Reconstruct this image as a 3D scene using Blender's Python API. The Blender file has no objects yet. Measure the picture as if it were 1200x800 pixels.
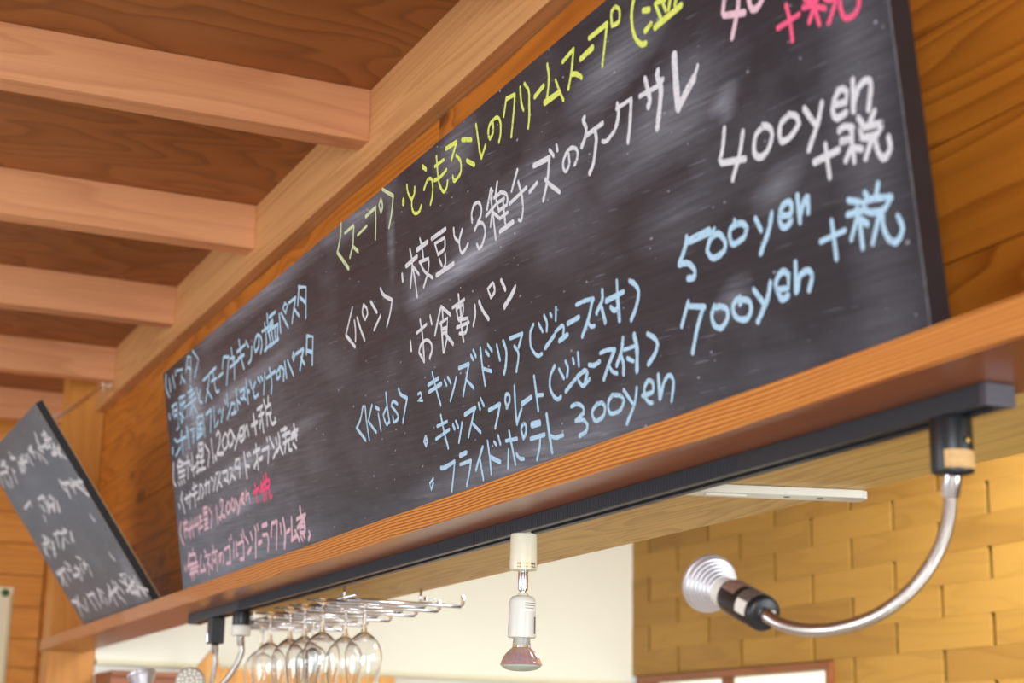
import bpy, bmesh, math, random
from mathutils import Vector, Matrix
random.seed(7)
C = bpy.context.scene.collection
SC = bpy.context.scene
R = math.radians

# ---------------------------------------------------------------- camera
cam_d = bpy.data.cameras.new('camera'); cam = bpy.data.objects.new('camera', cam_d); C.objects.link(cam)
ex = (0.41287633, -0.21395305, -0.88530064); ey = (0.91059763, 0.11679404, 0.39644811); ez = (0.01857656, -0.96983671, 0.24304663)
cam.matrix_world = Matrix(((ex[0], -ex[1], -ex[2], 0), (ey[0], -ey[1], -ey[2], 0), (ez[0], -ez[1], -ez[2], 1.55), (0, 0, 0, 1)))
cam_d.sensor_width = 36; cam_d.lens = 2002.708 / 1200 * 36
cam_d.dof.use_dof = True; cam_d.dof.focus_distance = 2.12; cam_d.dof.aperture_fstop = 6.0
cam_d.clip_start = 0.05
SC.camera = cam

# ---------------------------------------------------------------- world, lights, exposure
w = bpy.data.worlds.new('world'); SC.world = w; w.use_nodes = True
bg = w.node_tree.nodes['Background']; bg.inputs[0].default_value = (0.85, 0.93, 1.0, 1); bg.inputs[1].default_value = 0.72

def area(name, loc, target, sx, sy, power, col):
    d = bpy.data.lights.new(name, 'AREA'); d.shape = 'RECTANGLE'; d.size = sx; d.size_y = sy; d.energy = power; d.color = col
    o = bpy.data.objects.new(name, d); C.objects.link(o); o.location = loc
    o.rotation_euler = (Vector(target) - Vector(loc)).to_track_quat('-Z', 'Y').to_euler()
    return o
area('window_daylight', (3.2, -1.9, 1.5), (-2.4, 0.8, 2.3), 2.0, 1.6, 215, (0.90, 0.95, 1.0))     # the dining room's windows, low and to the right
area('room_daylight', (-2.5, -4.5, 1.4), (-3.0, 0.8, 2.2), 3.0, 1.8, 105, (.88, 0.94, 1.0))
area('kitchen_fill', (-2.6, 1.85, 2.62), (-2.9, 1.95, 0.9), 1.6, 0.6, 72, (.93, 0.97, 1.0))  # unseen overhead area light, added to brighten the kitchen
area('kitchen_side_fill', (0.4, 1.9, 1.5), (-4.8, 1.9, 1.7), 1.0, 1.2, 34, (.92, 0.96, 1.0))  # added fill from the kitchen's open right side, no window there
area('kitchen_outdoor_daylight', (-4.2, 4.6, 1.9), (-4.2, 2.6, 1.6), 1.6, 1.4, 70, (.95, 1.0, .95))
SC.view_settings.view_transform = 'Standard'; SC.view_settings.look = 'None'
SC.view_settings.exposure = 0.0; SC.view_settings.gamma = 1.0; SC.view_settings.use_curve_mapping = False

# ---------------------------------------------------------------- materials
def nodes(name):
    m = bpy.data.materials.new(name); m.use_nodes = True; nt = m.node_tree
    return m, nt, nt.nodes['Principled BSDF']
def N(nt, t, **k):
    n = nt.nodes.new(t)
    for a, b in k.items():
        if a.startswith('i_'): n.inputs[a[2:].replace('_', ' ')].default_value = b
        else: setattr(n, a, b)
    return n
def srgb(r, g, b):
    f = lambda c: (c / 255 / 12.92) if c / 255 <= .04045 else ((c / 255 + .055) / 1.055) ** 2.4
    return (f(r), f(g), f(b), 1)
def ramp(nt, stops):
    n = nt.nodes.new('ShaderNodeValToRGB'); e = n.color_ramp.elements
    while len(e) < len(stops): e.new(0.5)
    for i, (p, c) in enumerate(stops): e[i].position = p; e[i].color = c if len(c) == 4 else (*c, 1)
    return n
def math_(nt, op, a, b=None, c=None):
    n = nt.nodes.new('ShaderNodeMath'); n.operation = op
    for i, v in enumerate((a, b, c)):
        if v is None: continue
        if isinstance(v, (int, float)): n.inputs[i].default_value = v
        else: nt.links.new(v, n.inputs[i])
    return n.outputs[0]

def wood(name, light, dark, axis='X', rings=14, cross=7.0, along=0.8, contrast=1.0, rough=0.5, knots=0.0, spec=0.4, vary=0.12, fibre=0.25, knotcol=(70, 30, 10), coat=0.0):
    """wood grain running along an axis of the object; rings per noise unit, optional knots"""
    m, nt, p = nodes(name); L = nt.links.new
    tc = N(nt, 'ShaderNodeTexCoord'); oi = N(nt, 'ShaderNodeObjectInfo')
    off = N(nt, 'ShaderNodeVectorMath', operation='SCALE'); off.inputs[0].default_value = (37.0, 53.0, 71.0); L(oi.outputs['Random'], off.inputs['Scale'])
    add = N(nt, 'ShaderNodeVectorMath', operation='ADD'); L(tc.outputs['Object'], add.inputs[0]); L(off.outputs[0], add.inputs[1])
    sc = {'X': (along, cross, cross), 'Y': (cross, along, cross), 'Z': (cross, cross, along)}[axis]
    mp = N(nt, 'ShaderNodeVectorMath', operation='MULTIPLY'); L(add.outputs[0], mp.inputs[0]); mp.inputs[1].default_value = sc
    vec = mp.outputs[0]
    if knots:
        vo = N(nt, 'ShaderNodeTexVoronoi', feature='F1'); vo.inputs['Scale'].default_value = 1.0
        ks = {'X': (3.0, 9.0, 9.0), 'Y': (9.0, 3.0, 9.0), 'Z': (9.0, 9.0, 3.0)}[axis]
        km = N(nt, 'ShaderNodeVectorMath', operation='MULTIPLY'); L(add.outputs[0], km.inputs[0]); km.inputs[1].default_value = ks
        L(km.outputs[0], vo.inputs['Vector'])
        kd = vo.outputs['Distance']
    n1 = N(nt, 'ShaderNodeTexNoise'); n1.inputs['Scale'].default_value = 1.0; n1.inputs['Detail'].default_value = 2.5; n1.inputs['Roughness'].default_value = .45
    L(vec, n1.inputs['Vector'])
    val = n1.outputs['Fac']
    if knots:
        bump_k = math_(nt, 'MULTIPLY', math_(nt, 'POWER', math_(nt, 'MAXIMUM', math_(nt, 'SUBTRACT', 1.0, math_(nt, 'MULTIPLY', kd, 2.6)), 0.0), 2.0), 0.35)
        val = math_(nt, 'ADD', val, bump_k)
    saw = math_(nt, 'FRACT', math_(nt, 'MULTIPLY', val, float(rings)))
    # asymmetric growth ring: slow rise, quick fall
    ring = math_(nt, 'MULTIPLY', math_(nt, 'POWER', saw, 2.2), math_(nt, 'SMOOTH_MIN', 1.0, math_(nt, 'MULTIPLY', math_(nt, 'SUBTRACT', 1.0, saw), 8.0), 0.1))
    fv = N(nt, 'ShaderNodeVectorMath', operation='MULTIPLY'); L(add.outputs[0], fv.inputs[0])
    fv.inputs[1].default_value = {'X': (4, 220, 220), 'Y': (220, 4, 220), 'Z': (220, 220, 4)}[axis]
    n2 = N(nt, 'ShaderNodeTexNoise'); n2.inputs['Scale'].default_value = 1.0; n2.inputs['Detail'].default_value = 3.0; L(fv.outputs[0], n2.inputs['Vector'])
    n3 = N(nt, 'ShaderNodeTexNoise'); n3.inputs['Scale'].default_value = 2.3; n3.inputs['Detail'].default_value = 2.0; L(add.outputs[0], n3.inputs['Vector'])
    f = math_(nt, 'ADD', math_(nt, 'MULTIPLY', ring, 0.75 * contrast), math_(nt, 'MULTIPLY', math_(nt, 'SUBTRACT', n2.outputs['Fac'], 0.5), fibre))
    f = math_(nt, 'ADD', f, math_(nt, 'MULTIPLY', math_(nt, 'SUBTRACT', n3.outputs['Fac'], 0.5), 0.5))
    f = math_(nt, 'ADD', f, math_(nt, 'MULTIPLY', math_(nt, 'SUBTRACT', oi.outputs['Random'], 0.5), vary * 2))
    f = math_(nt, 'ADD', f, 0.12)
    rp = ramp(nt, [(0.0, srgb(*light)), (1.0, srgb(*dark))]); L(f, rp.inputs[0])
    col = rp.outputs[0]
    if knots:
        mx = N(nt, 'ShaderNodeMix', data_type='RGBA')
        kf = ramp(nt, [(0.0, (1, 1, 1, 1)), (knots, (1, 1, 1, 1)), (knots * 1.9, (0, 0, 0, 1))])
        L(kd, kf.inputs[0]); L(math_(nt, 'MULTIPLY', kf.outputs[0], .8), mx.inputs['Factor']); L(col, mx.inputs['A']); mx.inputs['B'].default_value = srgb(*knotcol)
        col = mx.outputs['Result']
    L(col, p.inputs['Base Color'])
    p.inputs['Roughness'].default_value = rough; p.inputs['Specular IOR Level'].default_value = spec
    if coat: p.inputs['Coat Weight'].default_value = coat; p.inputs['Coat Roughness'].default_value = .25
    b = N(nt, 'ShaderNodeBump'); b.inputs['Strength'].default_value = .15; b.inputs['Distance'].default_value = .002
    L(n2.outputs['Fac'], b.inputs['Height']); L(b.outputs[0], p.inputs['Normal'])
    return m

def plain(name, col, rough=.5, metal=0.0, spec=.5, noise=0.0, nscale=60, **k):
    m, nt, p = nodes(name)
    p.inputs['Base Color'].default_value = srgb(*col); p.inputs['Roughness'].default_value = rough
    p.inputs['Metallic'].default_value = metal; p.inputs['Specular IOR Level'].default_value = spec
    n = N(nt, 'ShaderNodeTexNoise'); n.inputs['Scale'].default_value = nscale; n.inputs['Detail'].default_value = 4
    tc = N(nt, 'ShaderNodeTexCoord'); nt.links.new(tc.outputs['Object'], n.inputs['Vector'])
    if noise:
        c = srgb(*col); d = tuple(v * (1 - noise) for v in c[:3])
        rp = ramp(nt, [(.3, (*d, 1)), (.7, c)]); nt.links.new(n.outputs['Fac'], rp.inputs[0]); nt.links.new(rp.outputs[0], p.inputs['Base Color'])
    for a, b in k.items(): p.inputs[a.replace('_', ' ')].default_value = b
    return m

M = {}
M['joist'] = wood('joist_cedar', (230, 166, 116), (172, 100, 58), 'Y', rings=11, cross=7, along=.6, contrast=.45, rough=.62, vary=.08, fibre=.35)
M['panel'] = wood('ceiling_plywood', (168, 106, 56), (98, 52, 20), 'Y', rings=22, cross=3.0, along=1.1, contrast=.75, rough=.5, vary=.06, fibre=.2)
M['plate'] = wood('wall_plate_timber', (218, 162, 104), (160, 94, 46), 'X', rings=14, cross=14, along=.35, contrast=.55, rough=.5, vary=0, fibre=.35)
M['plank'] = wood('pine_planking', (206, 124, 38), (132, 60, 10), 'X', rings=13, cross=9, along=.9, contrast=.9, rough=.42, knots=.10, vary=.14, fibre=.25, coat=.15)
M['plank_y'] = wood('pine_planking_far', (222, 152, 66), (180, 104, 34), 'Y', rings=12, cross=9, along=.9, contrast=.6, rough=.45, knots=.07, vary=.12, fibre=.2)
M['post'] = wood('pine_post', (214, 148, 66), (182, 110, 40), 'Z', rings=10, cross=9, along=.8, contrast=.5, rough=.45, knots=.06, vary=0)
M['soffit'] = wood('soffit_pine', (218, 182, 104), (162, 118, 54), 'X', rings=14, cross=12, along=1.3, contrast=.8, rough=.5, vary=.05)
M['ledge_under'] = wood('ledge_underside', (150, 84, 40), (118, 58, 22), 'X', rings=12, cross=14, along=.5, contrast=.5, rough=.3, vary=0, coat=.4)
M['block'] = wood('cedar_block', (172, 128, 54), (132, 90, 30), 'X', rings=8, cross=9, along=1.2, contrast=.5, rough=.6, vary=.3, fibre=.15)
M['frame'] = wood('window_frame_wood', (150, 90, 50), (120, 66, 34), 'X', rings=8, rough=.45, vary=0)
M['floor'] = wood('floor_boards', (206, 196, 180), (176, 162, 142), 'X', rings=10, rough=.4)
M['rack_wood'] = wood('rack_wood', (216, 160, 84), (188, 126, 56), 'Z', rings=8, rough=.5)
M['cabinet'] = wood('cabinet_wood', (160, 100, 66), (128, 74, 44), 'Y', rings=8, rough=.5)
M['cream'] = plain('cream_wall_paint', (242, 240, 224), .7, noise=.03, nscale=3)
M['joint'] = plain('dark_joint', (58, 34, 12), .8)
M['plankgap'] = plain('wall_backing', (96, 52, 18), .8)
M['white_plastic'] = plain('ivory_plastic', (222, 214, 190), .35)
M['white_paint'] = plain('white_enamel', (218, 216, 206), .3)
M['black_plastic'] = plain('black_plastic', (26, 26, 28), .38)
M['track'] = plain('track_black', (40, 44, 50), .40)
M['navy'] = plain('dark_contact', (8, 8, 9), .5)
M['endcap'] = plain('end_cap_grey', (66, 62, 70), .45)
M['chrome'] = plain('chrome', (225, 225, 228), .16, 1.0)
M['gold'] = plain('brass_contact', (200, 160, 90), .3, 1.0)
M['flex'] = plain('flexible_steel', (206, 200, 194), .26, 1.0)
M['alu'] = plain('ribbed_aluminium', (206, 204, 208), .38, .7)
M['label_tan'] = plain('tan_label', (214, 170, 108), .6, noise=.08)
M['label_white'] = plain('white_label', (232, 228, 216), .6)
M['ink'] = plain('label_ink', (110, 100, 90), .7)
M['paper'] = plain('paper', (240, 234, 200), .8)
M['green'] = plain('green_magnet', (52, 96, 28), .4)
M['cord'] = plain('cord', (246, 228, 204), .8)
M['hook'] = plain('white_hook', (236, 226, 206), .35)
M['edge_wood'] = plain('raw_board_edge', (176, 140, 96), .7)
M['board_back'] = plain('board_back', (60, 50, 42), .7)
M['board_edge'] = plain('board_edge_black', (34, 34, 38), .55, noise=.25, nscale=30)

def glass(name, col=(1, 1, 1, 1), rough=0.0, ior=1.45):
    m, nt, p = nodes(name); p.inputs['Base Color'].default_value = col; p.inputs['Roughness'].default_value = rough
    p.inputs['Transmission Weight'].default_value = 1.0; p.inputs['IOR'].default_value = ior
    return m
M['glass'] = glass('clear_glass'); M['pane'] = glass('window_glass', ior=1.1)
m, nt, p = nodes('dichroic_reflector')                     # violet and amber coated glass reflector
tc = N(nt, 'ShaderNodeTexCoord'); sp = N(nt, 'ShaderNodeSeparateXYZ'); nt.links.new(tc.outputs['Object'], sp.inputs[0])
lw = N(nt, 'ShaderNodeLayerWeight'); lw.inputs[0].default_value = .45
rp = ramp(nt, [(0.0, srgb(176, 120, 150)), (.5, srgb(206, 168, 150)), (1.0, srgb(232, 222, 206))]); nt.links.new(lw.outputs['Facing'], rp.inputs[0]); nt.links.new(rp.outputs[0], p.inputs['Base Color'])
ra = ramp(nt, [(0.0, (.62, .62, .62, 1)), (1.0, (1, 1, 1, 1))]); nt.links.new(lw.outputs['Facing'], ra.inputs[0]); nt.links.new(ra.outputs[0], p.inputs['Alpha'])
p.inputs['Roughness'].default_value = .18; p.inputs['Metallic'].default_value = .35
M['dichroic'] = m

# ledge front: strong wavy growth lines running along X
m, nt, p = nodes('ledge_fir'); L = nt.links.new
tc = N(nt, 'ShaderNodeTexCoord'); sp = N(nt, 'ShaderNodeSeparateXYZ'); L(tc.outputs['Object'], sp.inputs[0])
mp = N(nt, 'ShaderNodeVectorMath', operation='MULTIPLY'); L(tc.outputs['Object'], mp.inputs[0]); mp.inputs[1].default_value = (2.2, 16, 16)
n1 = N(nt, 'ShaderNodeTexNoise'); n1.inputs['Scale'].default_value = 1.0; n1.inputs['Detail'].default_value = 2; L(mp.outputs[0], n1.inputs['Vector'])
t = math_(nt, 'ADD', math_(nt, 'MULTIPLY', sp.outputs[2], 235.0), math_(nt, 'MULTIPLY', n1.outputs['Fac'], 5.0))
t = math_(nt, 'ADD', t, math_(nt, 'MULTIPLY', sp.outputs[0], 1.3))
saw = math_(nt, 'FRACT', t)
mp2 = N(nt, 'ShaderNodeVectorMath', operation='MULTIPLY'); L(tc.outputs['Object'], mp2.inputs[0]); mp2.inputs[1].default_value = (6, 500, 500)
n2 = N(nt, 'ShaderNodeTexNoise'); n2.inputs['Scale'].default_value = 1.0; n2.inputs['Detail'].default_value = 2; L(mp2.outputs[0], n2.inputs['Vector'])
f = math_(nt, 'ADD', saw, math_(nt, 'MULTIPLY', math_(nt, 'SUBTRACT', n2.outputs['Fac'], .5), .35))
rp = ramp(nt, [(0.0, srgb(222, 152, 74)), (.4, srgb(214, 140, 60)), (.72, srgb(158, 82, 30)), (.88, srgb(140, 66, 24)), (1.0, srgb(218, 146, 68))]); L(f, rp.inputs[0])
L(rp.outputs[0], p.inputs['Base Color']); p.inputs['Roughness'].default_value = .42; p.inputs['Coat Weight'].default_value = .2
M['ledge'] = m

# blackboard paint with wiped chalk haze, painted window sheen, scratches and specks (object coordinates: x along, y up the board)
def board_mat(name, base, blobs, haze, rough):
    m, nt, p = nodes(name); L = nt.links.new
    tc = N(nt, 'ShaderNodeTexCoord'); co = tc.outputs['UV']
    def nz(sx, sy, detail=4, rot=0.0, rr=.55):
        vr = N(nt, 'ShaderNodeVectorRotate', rotation_type='Z_AXIS'); vr.inputs['Angle'].default_value = rot; L(co, vr.inputs[0]); mp = N(nt, 'ShaderNodeMapping'); mp.inputs['Scale'].default_value = (sx, sy, 1); L(vr.outputs[0], mp.inputs[0])
        n = N(nt, 'ShaderNodeTexNoise'); n.inputs['Scale'].default_value = 1; n.inputs['Detail'].default_value = detail; n.inputs['Roughness'].default_value = rr; L(mp.outputs[0], n.inputs['Vector'])
        return n.outputs['Fac']
    streak = nz(8, 190, 5, .07, .6); cloud = nz(5, 8, 4, .1); scr = nz(14, 420, 2, .09); fine = nz(700, 700, 2)
    amt = math_(nt, 'MULTIPLY', math_(nt, 'MAXIMUM', math_(nt, 'SUBTRACT', cloud, .46), 0.0), haze)
    amt = math_(nt, 'ADD', amt, math_(nt, 'MULTIPLY', math_(nt, 'MULTIPLY', math_(nt, 'SUBTRACT', streak, .35), cloud), haze * .35))
    for (bx, by, rx, ry, ang, s) in blobs:
        mp = N(nt, 'ShaderNodeMapping', vector_type='TEXTURE'); mp.inputs['Location'].default_value = (bx, by, 0); mp.inputs['Rotation'].default_value = (0, 0, ang); mp.inputs['Scale'].default_value = (rx, ry, 1); L(co, mp.inputs[0])
        ln = N(nt, 'ShaderNodeVectorMath', operation='LENGTH'); L(mp.outputs[0], ln.inputs[0])
        g = math_(nt, 'MAXIMUM', math_(nt, 'SUBTRACT', 1.0, ln.outputs['Value']), 0.0)
        g = math_(nt, 'MULTIPLY', g, math_(nt, 'MULTIPLY', math_(nt, 'ADD', math_(nt, 'MULTIPLY', streak, 1.3), -.1), s))
        amt = math_(nt, 'ADD', amt, g)
    amt = math_(nt, 'ADD', amt, math_(nt, 'MULTIPLY', math_(nt, 'MULTIPLY', math_(nt, 'GREATER_THAN', scr, .69), cloud), .28))
    amt = math_(nt, 'MAXIMUM', amt, 0.0)
    vo = N(nt, 'ShaderNodeTexVoronoi', feature='F1'); mpv = N(nt, 'ShaderNodeMapping'); mpv.inputs['Scale'].default_value = (60, 110, 1); mpv.inputs['Rotation'].default_value = (0, 0, .15); L(co, mpv.inputs[0]); L(mpv.outputs[0], vo.inputs['Vector']); vo.inputs['Scale'].default_value = 1
    sx = N(nt, 'ShaderNodeSeparateColor'); L(vo.outputs['Color'], sx.inputs[0])
    spk = math_(nt, 'MULTIPLY', math_(nt, 'LESS_THAN', vo.outputs['Distance'], math_(nt, 'MULTIPLY', sx.outputs[0], .16)), math_(nt, 'GREATER_THAN', sx.outputs[1], .62))
    amt = math_(nt, 'ADD', amt, math_(nt, 'MULTIPLY', spk, .45))
    amt = math_(nt, 'MULTIPLY', amt, math_(nt, 'ADD', math_(nt, 'MULTIPLY', fine, .8), .6))
    mx = N(nt, 'ShaderNodeMix', data_type='RGBA'); mx.inputs['A'].default_value = srgb(*base); mx.inputs['B'].default_value = srgb(196, 204, 220); mx.clamp_factor = True
    L(amt, mx.inputs['Factor']); L(mx.outputs['Result'], p.inputs['Base Color'])
    p.inputs['Roughness'].default_value = rough; p.inputs['Specular IOR Level'].default_value = .5
    return m
M['board'] = board_mat('blackboard', (27, 32, 42), [
    (1.45, .262, .20, .020, .02, .75), (1.60, .285, .22, .05, .05, .40), (1.95, .272, .16, .055, .1, .34), (2.05, .258, .030, .014, .2, .42), (2.055, .245, .02, .01, .1, .35), (1.95, .18, .10, .04, 0, .20),
    (1.86, .36, .12, .04, .1, .5), (1.46, .40, .08, .04, .2, .35), (1.235, .36, .018, .07, -.15, .35), (1.30, .27, .05, .05, .3, .25), (.20, .33, .09, .10, .2, .8), (.12, .26, .06, .06, 0, .5), (.62, .425, .50, .03, 0, .5), (1.12, .42, .16, .03, 0, .45),
    (.50, .30, .36, .022, .02, .55), (.55, .175, .42, .018, .02, .55), (.42, .105, .30, .016, .02, .4), (.45, .02, .5, .03, 0, .3), (1.55, .01, .42, .035, 0, .45), (2.12, .16, .05, .022, .2, .3), (2.03, .085, .04, .02, .2, .35), (2.24, .18, .05, .3, 0, .18), (.25, .10, .85, .34, .1, .34), (1.2, .2, 1.3, .5, 0, .05)],  # the broad lower-left blob paints the window's grey sheen into the colour
    .30, .40)
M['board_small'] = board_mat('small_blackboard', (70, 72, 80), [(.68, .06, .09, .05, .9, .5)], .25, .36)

def chalk(name, col):
    m, nt, p = nodes(name); L = nt.links.new
    out = nt.nodes['Material Output']
    tc = N(nt, 'ShaderNodeTexCoord'); n = N(nt, 'ShaderNodeTexNoise'); n.inputs['Scale'].default_value = 520; n.inputs['Detail'].default_value = 3; L(tc.outputs['Object'], n.inputs['Vector'])
    n2 = N(nt, 'ShaderNodeTexNoise'); n2.inputs['Scale'].default_value = 55; n2.inputs['Detail'].default_value = 2; L(tc.outputs['Object'], n2.inputs['Vector'])
    c = srgb(*col); rp = ramp(nt, [(.25, (c[0] * .72, c[1] * .72, c[2] * .74, 1)), (.6, c)]); L(n.outputs['Fac'], rp.inputs[0]); L(rp.outputs[0], p.inputs['Base Color'])
    p.inputs['Roughness'].default_value = .9; p.inputs['Specular IOR Level'].default_value = .1
    a = ramp(nt, [(.30, (.35, .35, .35, 1)), (.42, (1, 1, 1, 1))]); L(math_(nt, 'ADD', math_(nt, 'MULTIPLY', n.outputs['Fac'], .6), math_(nt, 'MULTIPLY', n2.outputs['Fac'], .4)), a.inputs[0]); L(a.outputs[0], p.inputs['Alpha'])
    return m
CH = {k: chalk('chalk_' + k, v) for k, v in dict(white=(222, 222, 226), blue=(182, 216, 238), yellow=(224, 234, 112), paleyellow=(212, 220, 172), palepink=(232, 194, 206), hotpink=(250, 98, 138)).items()}
CHN = {k: k for k in CH}

# ---------------------------------------------------------------- mesh helpers
def link(name, me, mat, parent=None, smooth=False):
    o = bpy.data.objects.new(name, me); C.objects.link(o)
    if mat is not None and not me.materials: me.materials.append(mat)
    if smooth:
        for f in me.polygons: f.use_smooth = True
    if parent is not None: o.parent = parent
    return o
def world_of(o):
    v = Vector((0, 0, 0))
    while o is not None: v += Vector(o.location); o = o.parent
    return v
def bm_obj(name, bm, mat, parent=None, smooth=False, loc=None, bevel=0.0):
    """one mesh object; its origin is moved to loc (world), vertices are given in world space"""
    if bevel: bmesh.ops.bevel(bm, geom=list(bm.edges), offset=bevel, segments=2, affect='EDGES', profile=.6)
    bmesh.ops.recalc_face_normals(bm, faces=list(bm.faces))
    if loc is not None: bmesh.ops.translate(bm, verts=list(bm.verts), vec=-Vector(loc))
    me = bpy.data.meshes.new(name); bm.to_mesh(me); bm.free()
    o = link(name, me, mat, parent, smooth)
    if loc is not None: o.location = Vector(loc) - (world_of(parent) if parent is not None else Vector((0, 0, 0)))
    elif parent is not None: o.location = -world_of(parent)
    return o
def add_box(bm, x0, x1, y0, y1, z0, z1):
    v = [bm.verts.new((x, y, z)) for x in (x0, x1) for y in (y0, y1) for z in (z0, z1)]
    for f in ((0, 1, 3, 2), (4, 6, 7, 5), (0, 4, 5, 1), (2, 3, 7, 6), (0, 2, 6, 4), (1, 5, 7, 3)): bm.faces.new([v[i] for i in f])
def box(name, b, mat, parent=None, bevel=0.0, loc=True):
    bm = bmesh.new(); add_box(bm, *b)
    c = ((b[0] + b[1]) / 2, (b[2] + b[3]) / 2, (b[4] + b[5]) / 2) if loc else None
    return bm_obj(name, bm, mat, parent, bevel=bevel, loc=c)
def frame_of(d):
    d = Vector(d).normalized(); u = Vector((0, 0, 1)) if abs(d.z) < .9 else Vector((1, 0, 0))
    a = d.cross(u).normalized(); b = d.cross(a).normalized(); return d, a, b
def add_lathe(bm, origin, axis, prof, seg=32, cap0=True, cap1=True):
    """profile = [(distance along axis, radius)]"""
    d, a, b = frame_of(axis); O = Vector(origin); rings = []
    for (h, r) in prof:
        rings.append([bm.verts.new(O + d * h + (a * math.cos(2 * math.pi * k / seg) + b * math.sin(2 * math.pi * k / seg)) * r) for k in range(seg)])
    for i in range(len(rings) - 1):
        for k in range(seg):
            bm.faces.new((rings[i][k], rings[i][(k + 1) % seg], rings[i + 1][(k + 1) % seg], rings[i + 1][k]))
    if cap0: bm.faces.new(rings[0])
    if cap1: bm.faces.new(list(reversed(rings[-1])))
def lathe(name, origin, axis, prof, mat, parent=None, seg=32, cap0=True, cap1=True, smooth=True):
    bm = bmesh.new(); add_lathe(bm, origin, axis, prof, seg, cap0, cap1)
    o = bm_obj(name, bm, mat, parent, loc=origin)
    if smooth:
        for f in o.data.polygons: f.use_smooth = len(f.vertices) == 4
        o.data.set_sharp_from_angle(angle=R(38))
    return o
def spline(pts, n=8):
    P = [Vector(p) for p in pts]; P = [P[0] * 2 - P[1]] + P + [P[-1] * 2 - P[-2]]; out = []
    for i in range(1, len(P) - 2):
        for k in range(n):
            t = k / n
            out.append(.5 * ((2 * P[i]) + (P[i + 1] - P[i - 1]) * t + (2 * P[i - 1] - 5 * P[i] + 4 * P[i + 1] - P[i + 2]) * t * t + (3 * P[i] - P[i - 1] - 3 * P[i + 1] + P[i + 2]) * t ** 3))
    out.append(P[-2]); return out
def add_tube(bm, pts, rad, seg=10, cap=True):
    """rad: number or function of arc length"""
    P = [Vector(p) for p in pts]; s = 0; rings = []; a = None
    for i, p in enumerate(P):
        d = (P[min(i + 1, len(P) - 1)] - P[max(i - 1, 0)]).normalized()
        if a is None: _, a, _ = frame_of(d)
        a = (a - d * a.dot(d)).normalized(); b = d.cross(a)
        if i: s += (p - P[i - 1]).length
        r = rad(s) if callable(rad) else rad
        rings.append([bm.verts.new(p + (a * math.cos(2 * math.pi * k / seg) + b * math.sin(2 * math.pi * k / seg)) * r) for k in range(seg)])
    for i in range(len(rings) - 1):
        for k in range(seg):
            bm.faces.new((rings[i][k], rings[i][(k + 1) % seg], rings[i + 1][(k + 1) % seg], rings[i + 1][k]))
    if cap: bm.faces.new(rings[0]); bm.faces.new(list(reversed(rings[-1])))
def tube(name, pts, rad, mat, parent=None, seg=10, loc=None):
    bm = bmesh.new(); add_tube(bm, pts, rad, seg); return bm_obj(name, bm, mat, parent, smooth=True, loc=loc or pts[0])
def resample(pts, step):
    P = [Vector(p) for p in pts]; out = [P[0]]; acc = 0
    for i in range(1, len(P)):
        seg = P[i] - P[i - 1]; l = seg.length; t = step - acc
        while t <= l and l > 0:
            out.append(P[i - 1] + seg * (t / l)); t += step
        acc = l - (t - step)
    return out
def thing(name, label, cat, loc=(0, 0, 0), group=None):
    o = bpy.data.objects.new(name, None); C.objects.link(o); o.location = loc; o.empty_display_size = .05
    o['label'] = label; o['category'] = cat
    if group: o['group'] = group
    return o
def tag(o, label, cat, group=None):
    o['label'] = label; o['category'] = cat
    if group: o['group'] = group
    return o
def struct(name, label=None, cat=None, loc=(0, 0, 0)):
    o = bpy.data.objects.new(name, None); C.objects.link(o); o.location = loc; o['kind'] = 'structure'
    if label: o['label'] = label; o['category'] = cat
    return o
def skind(o, label, cat):
    o['kind'] = 'structure'; o['label'] = label; o['category'] = cat; return o
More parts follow.
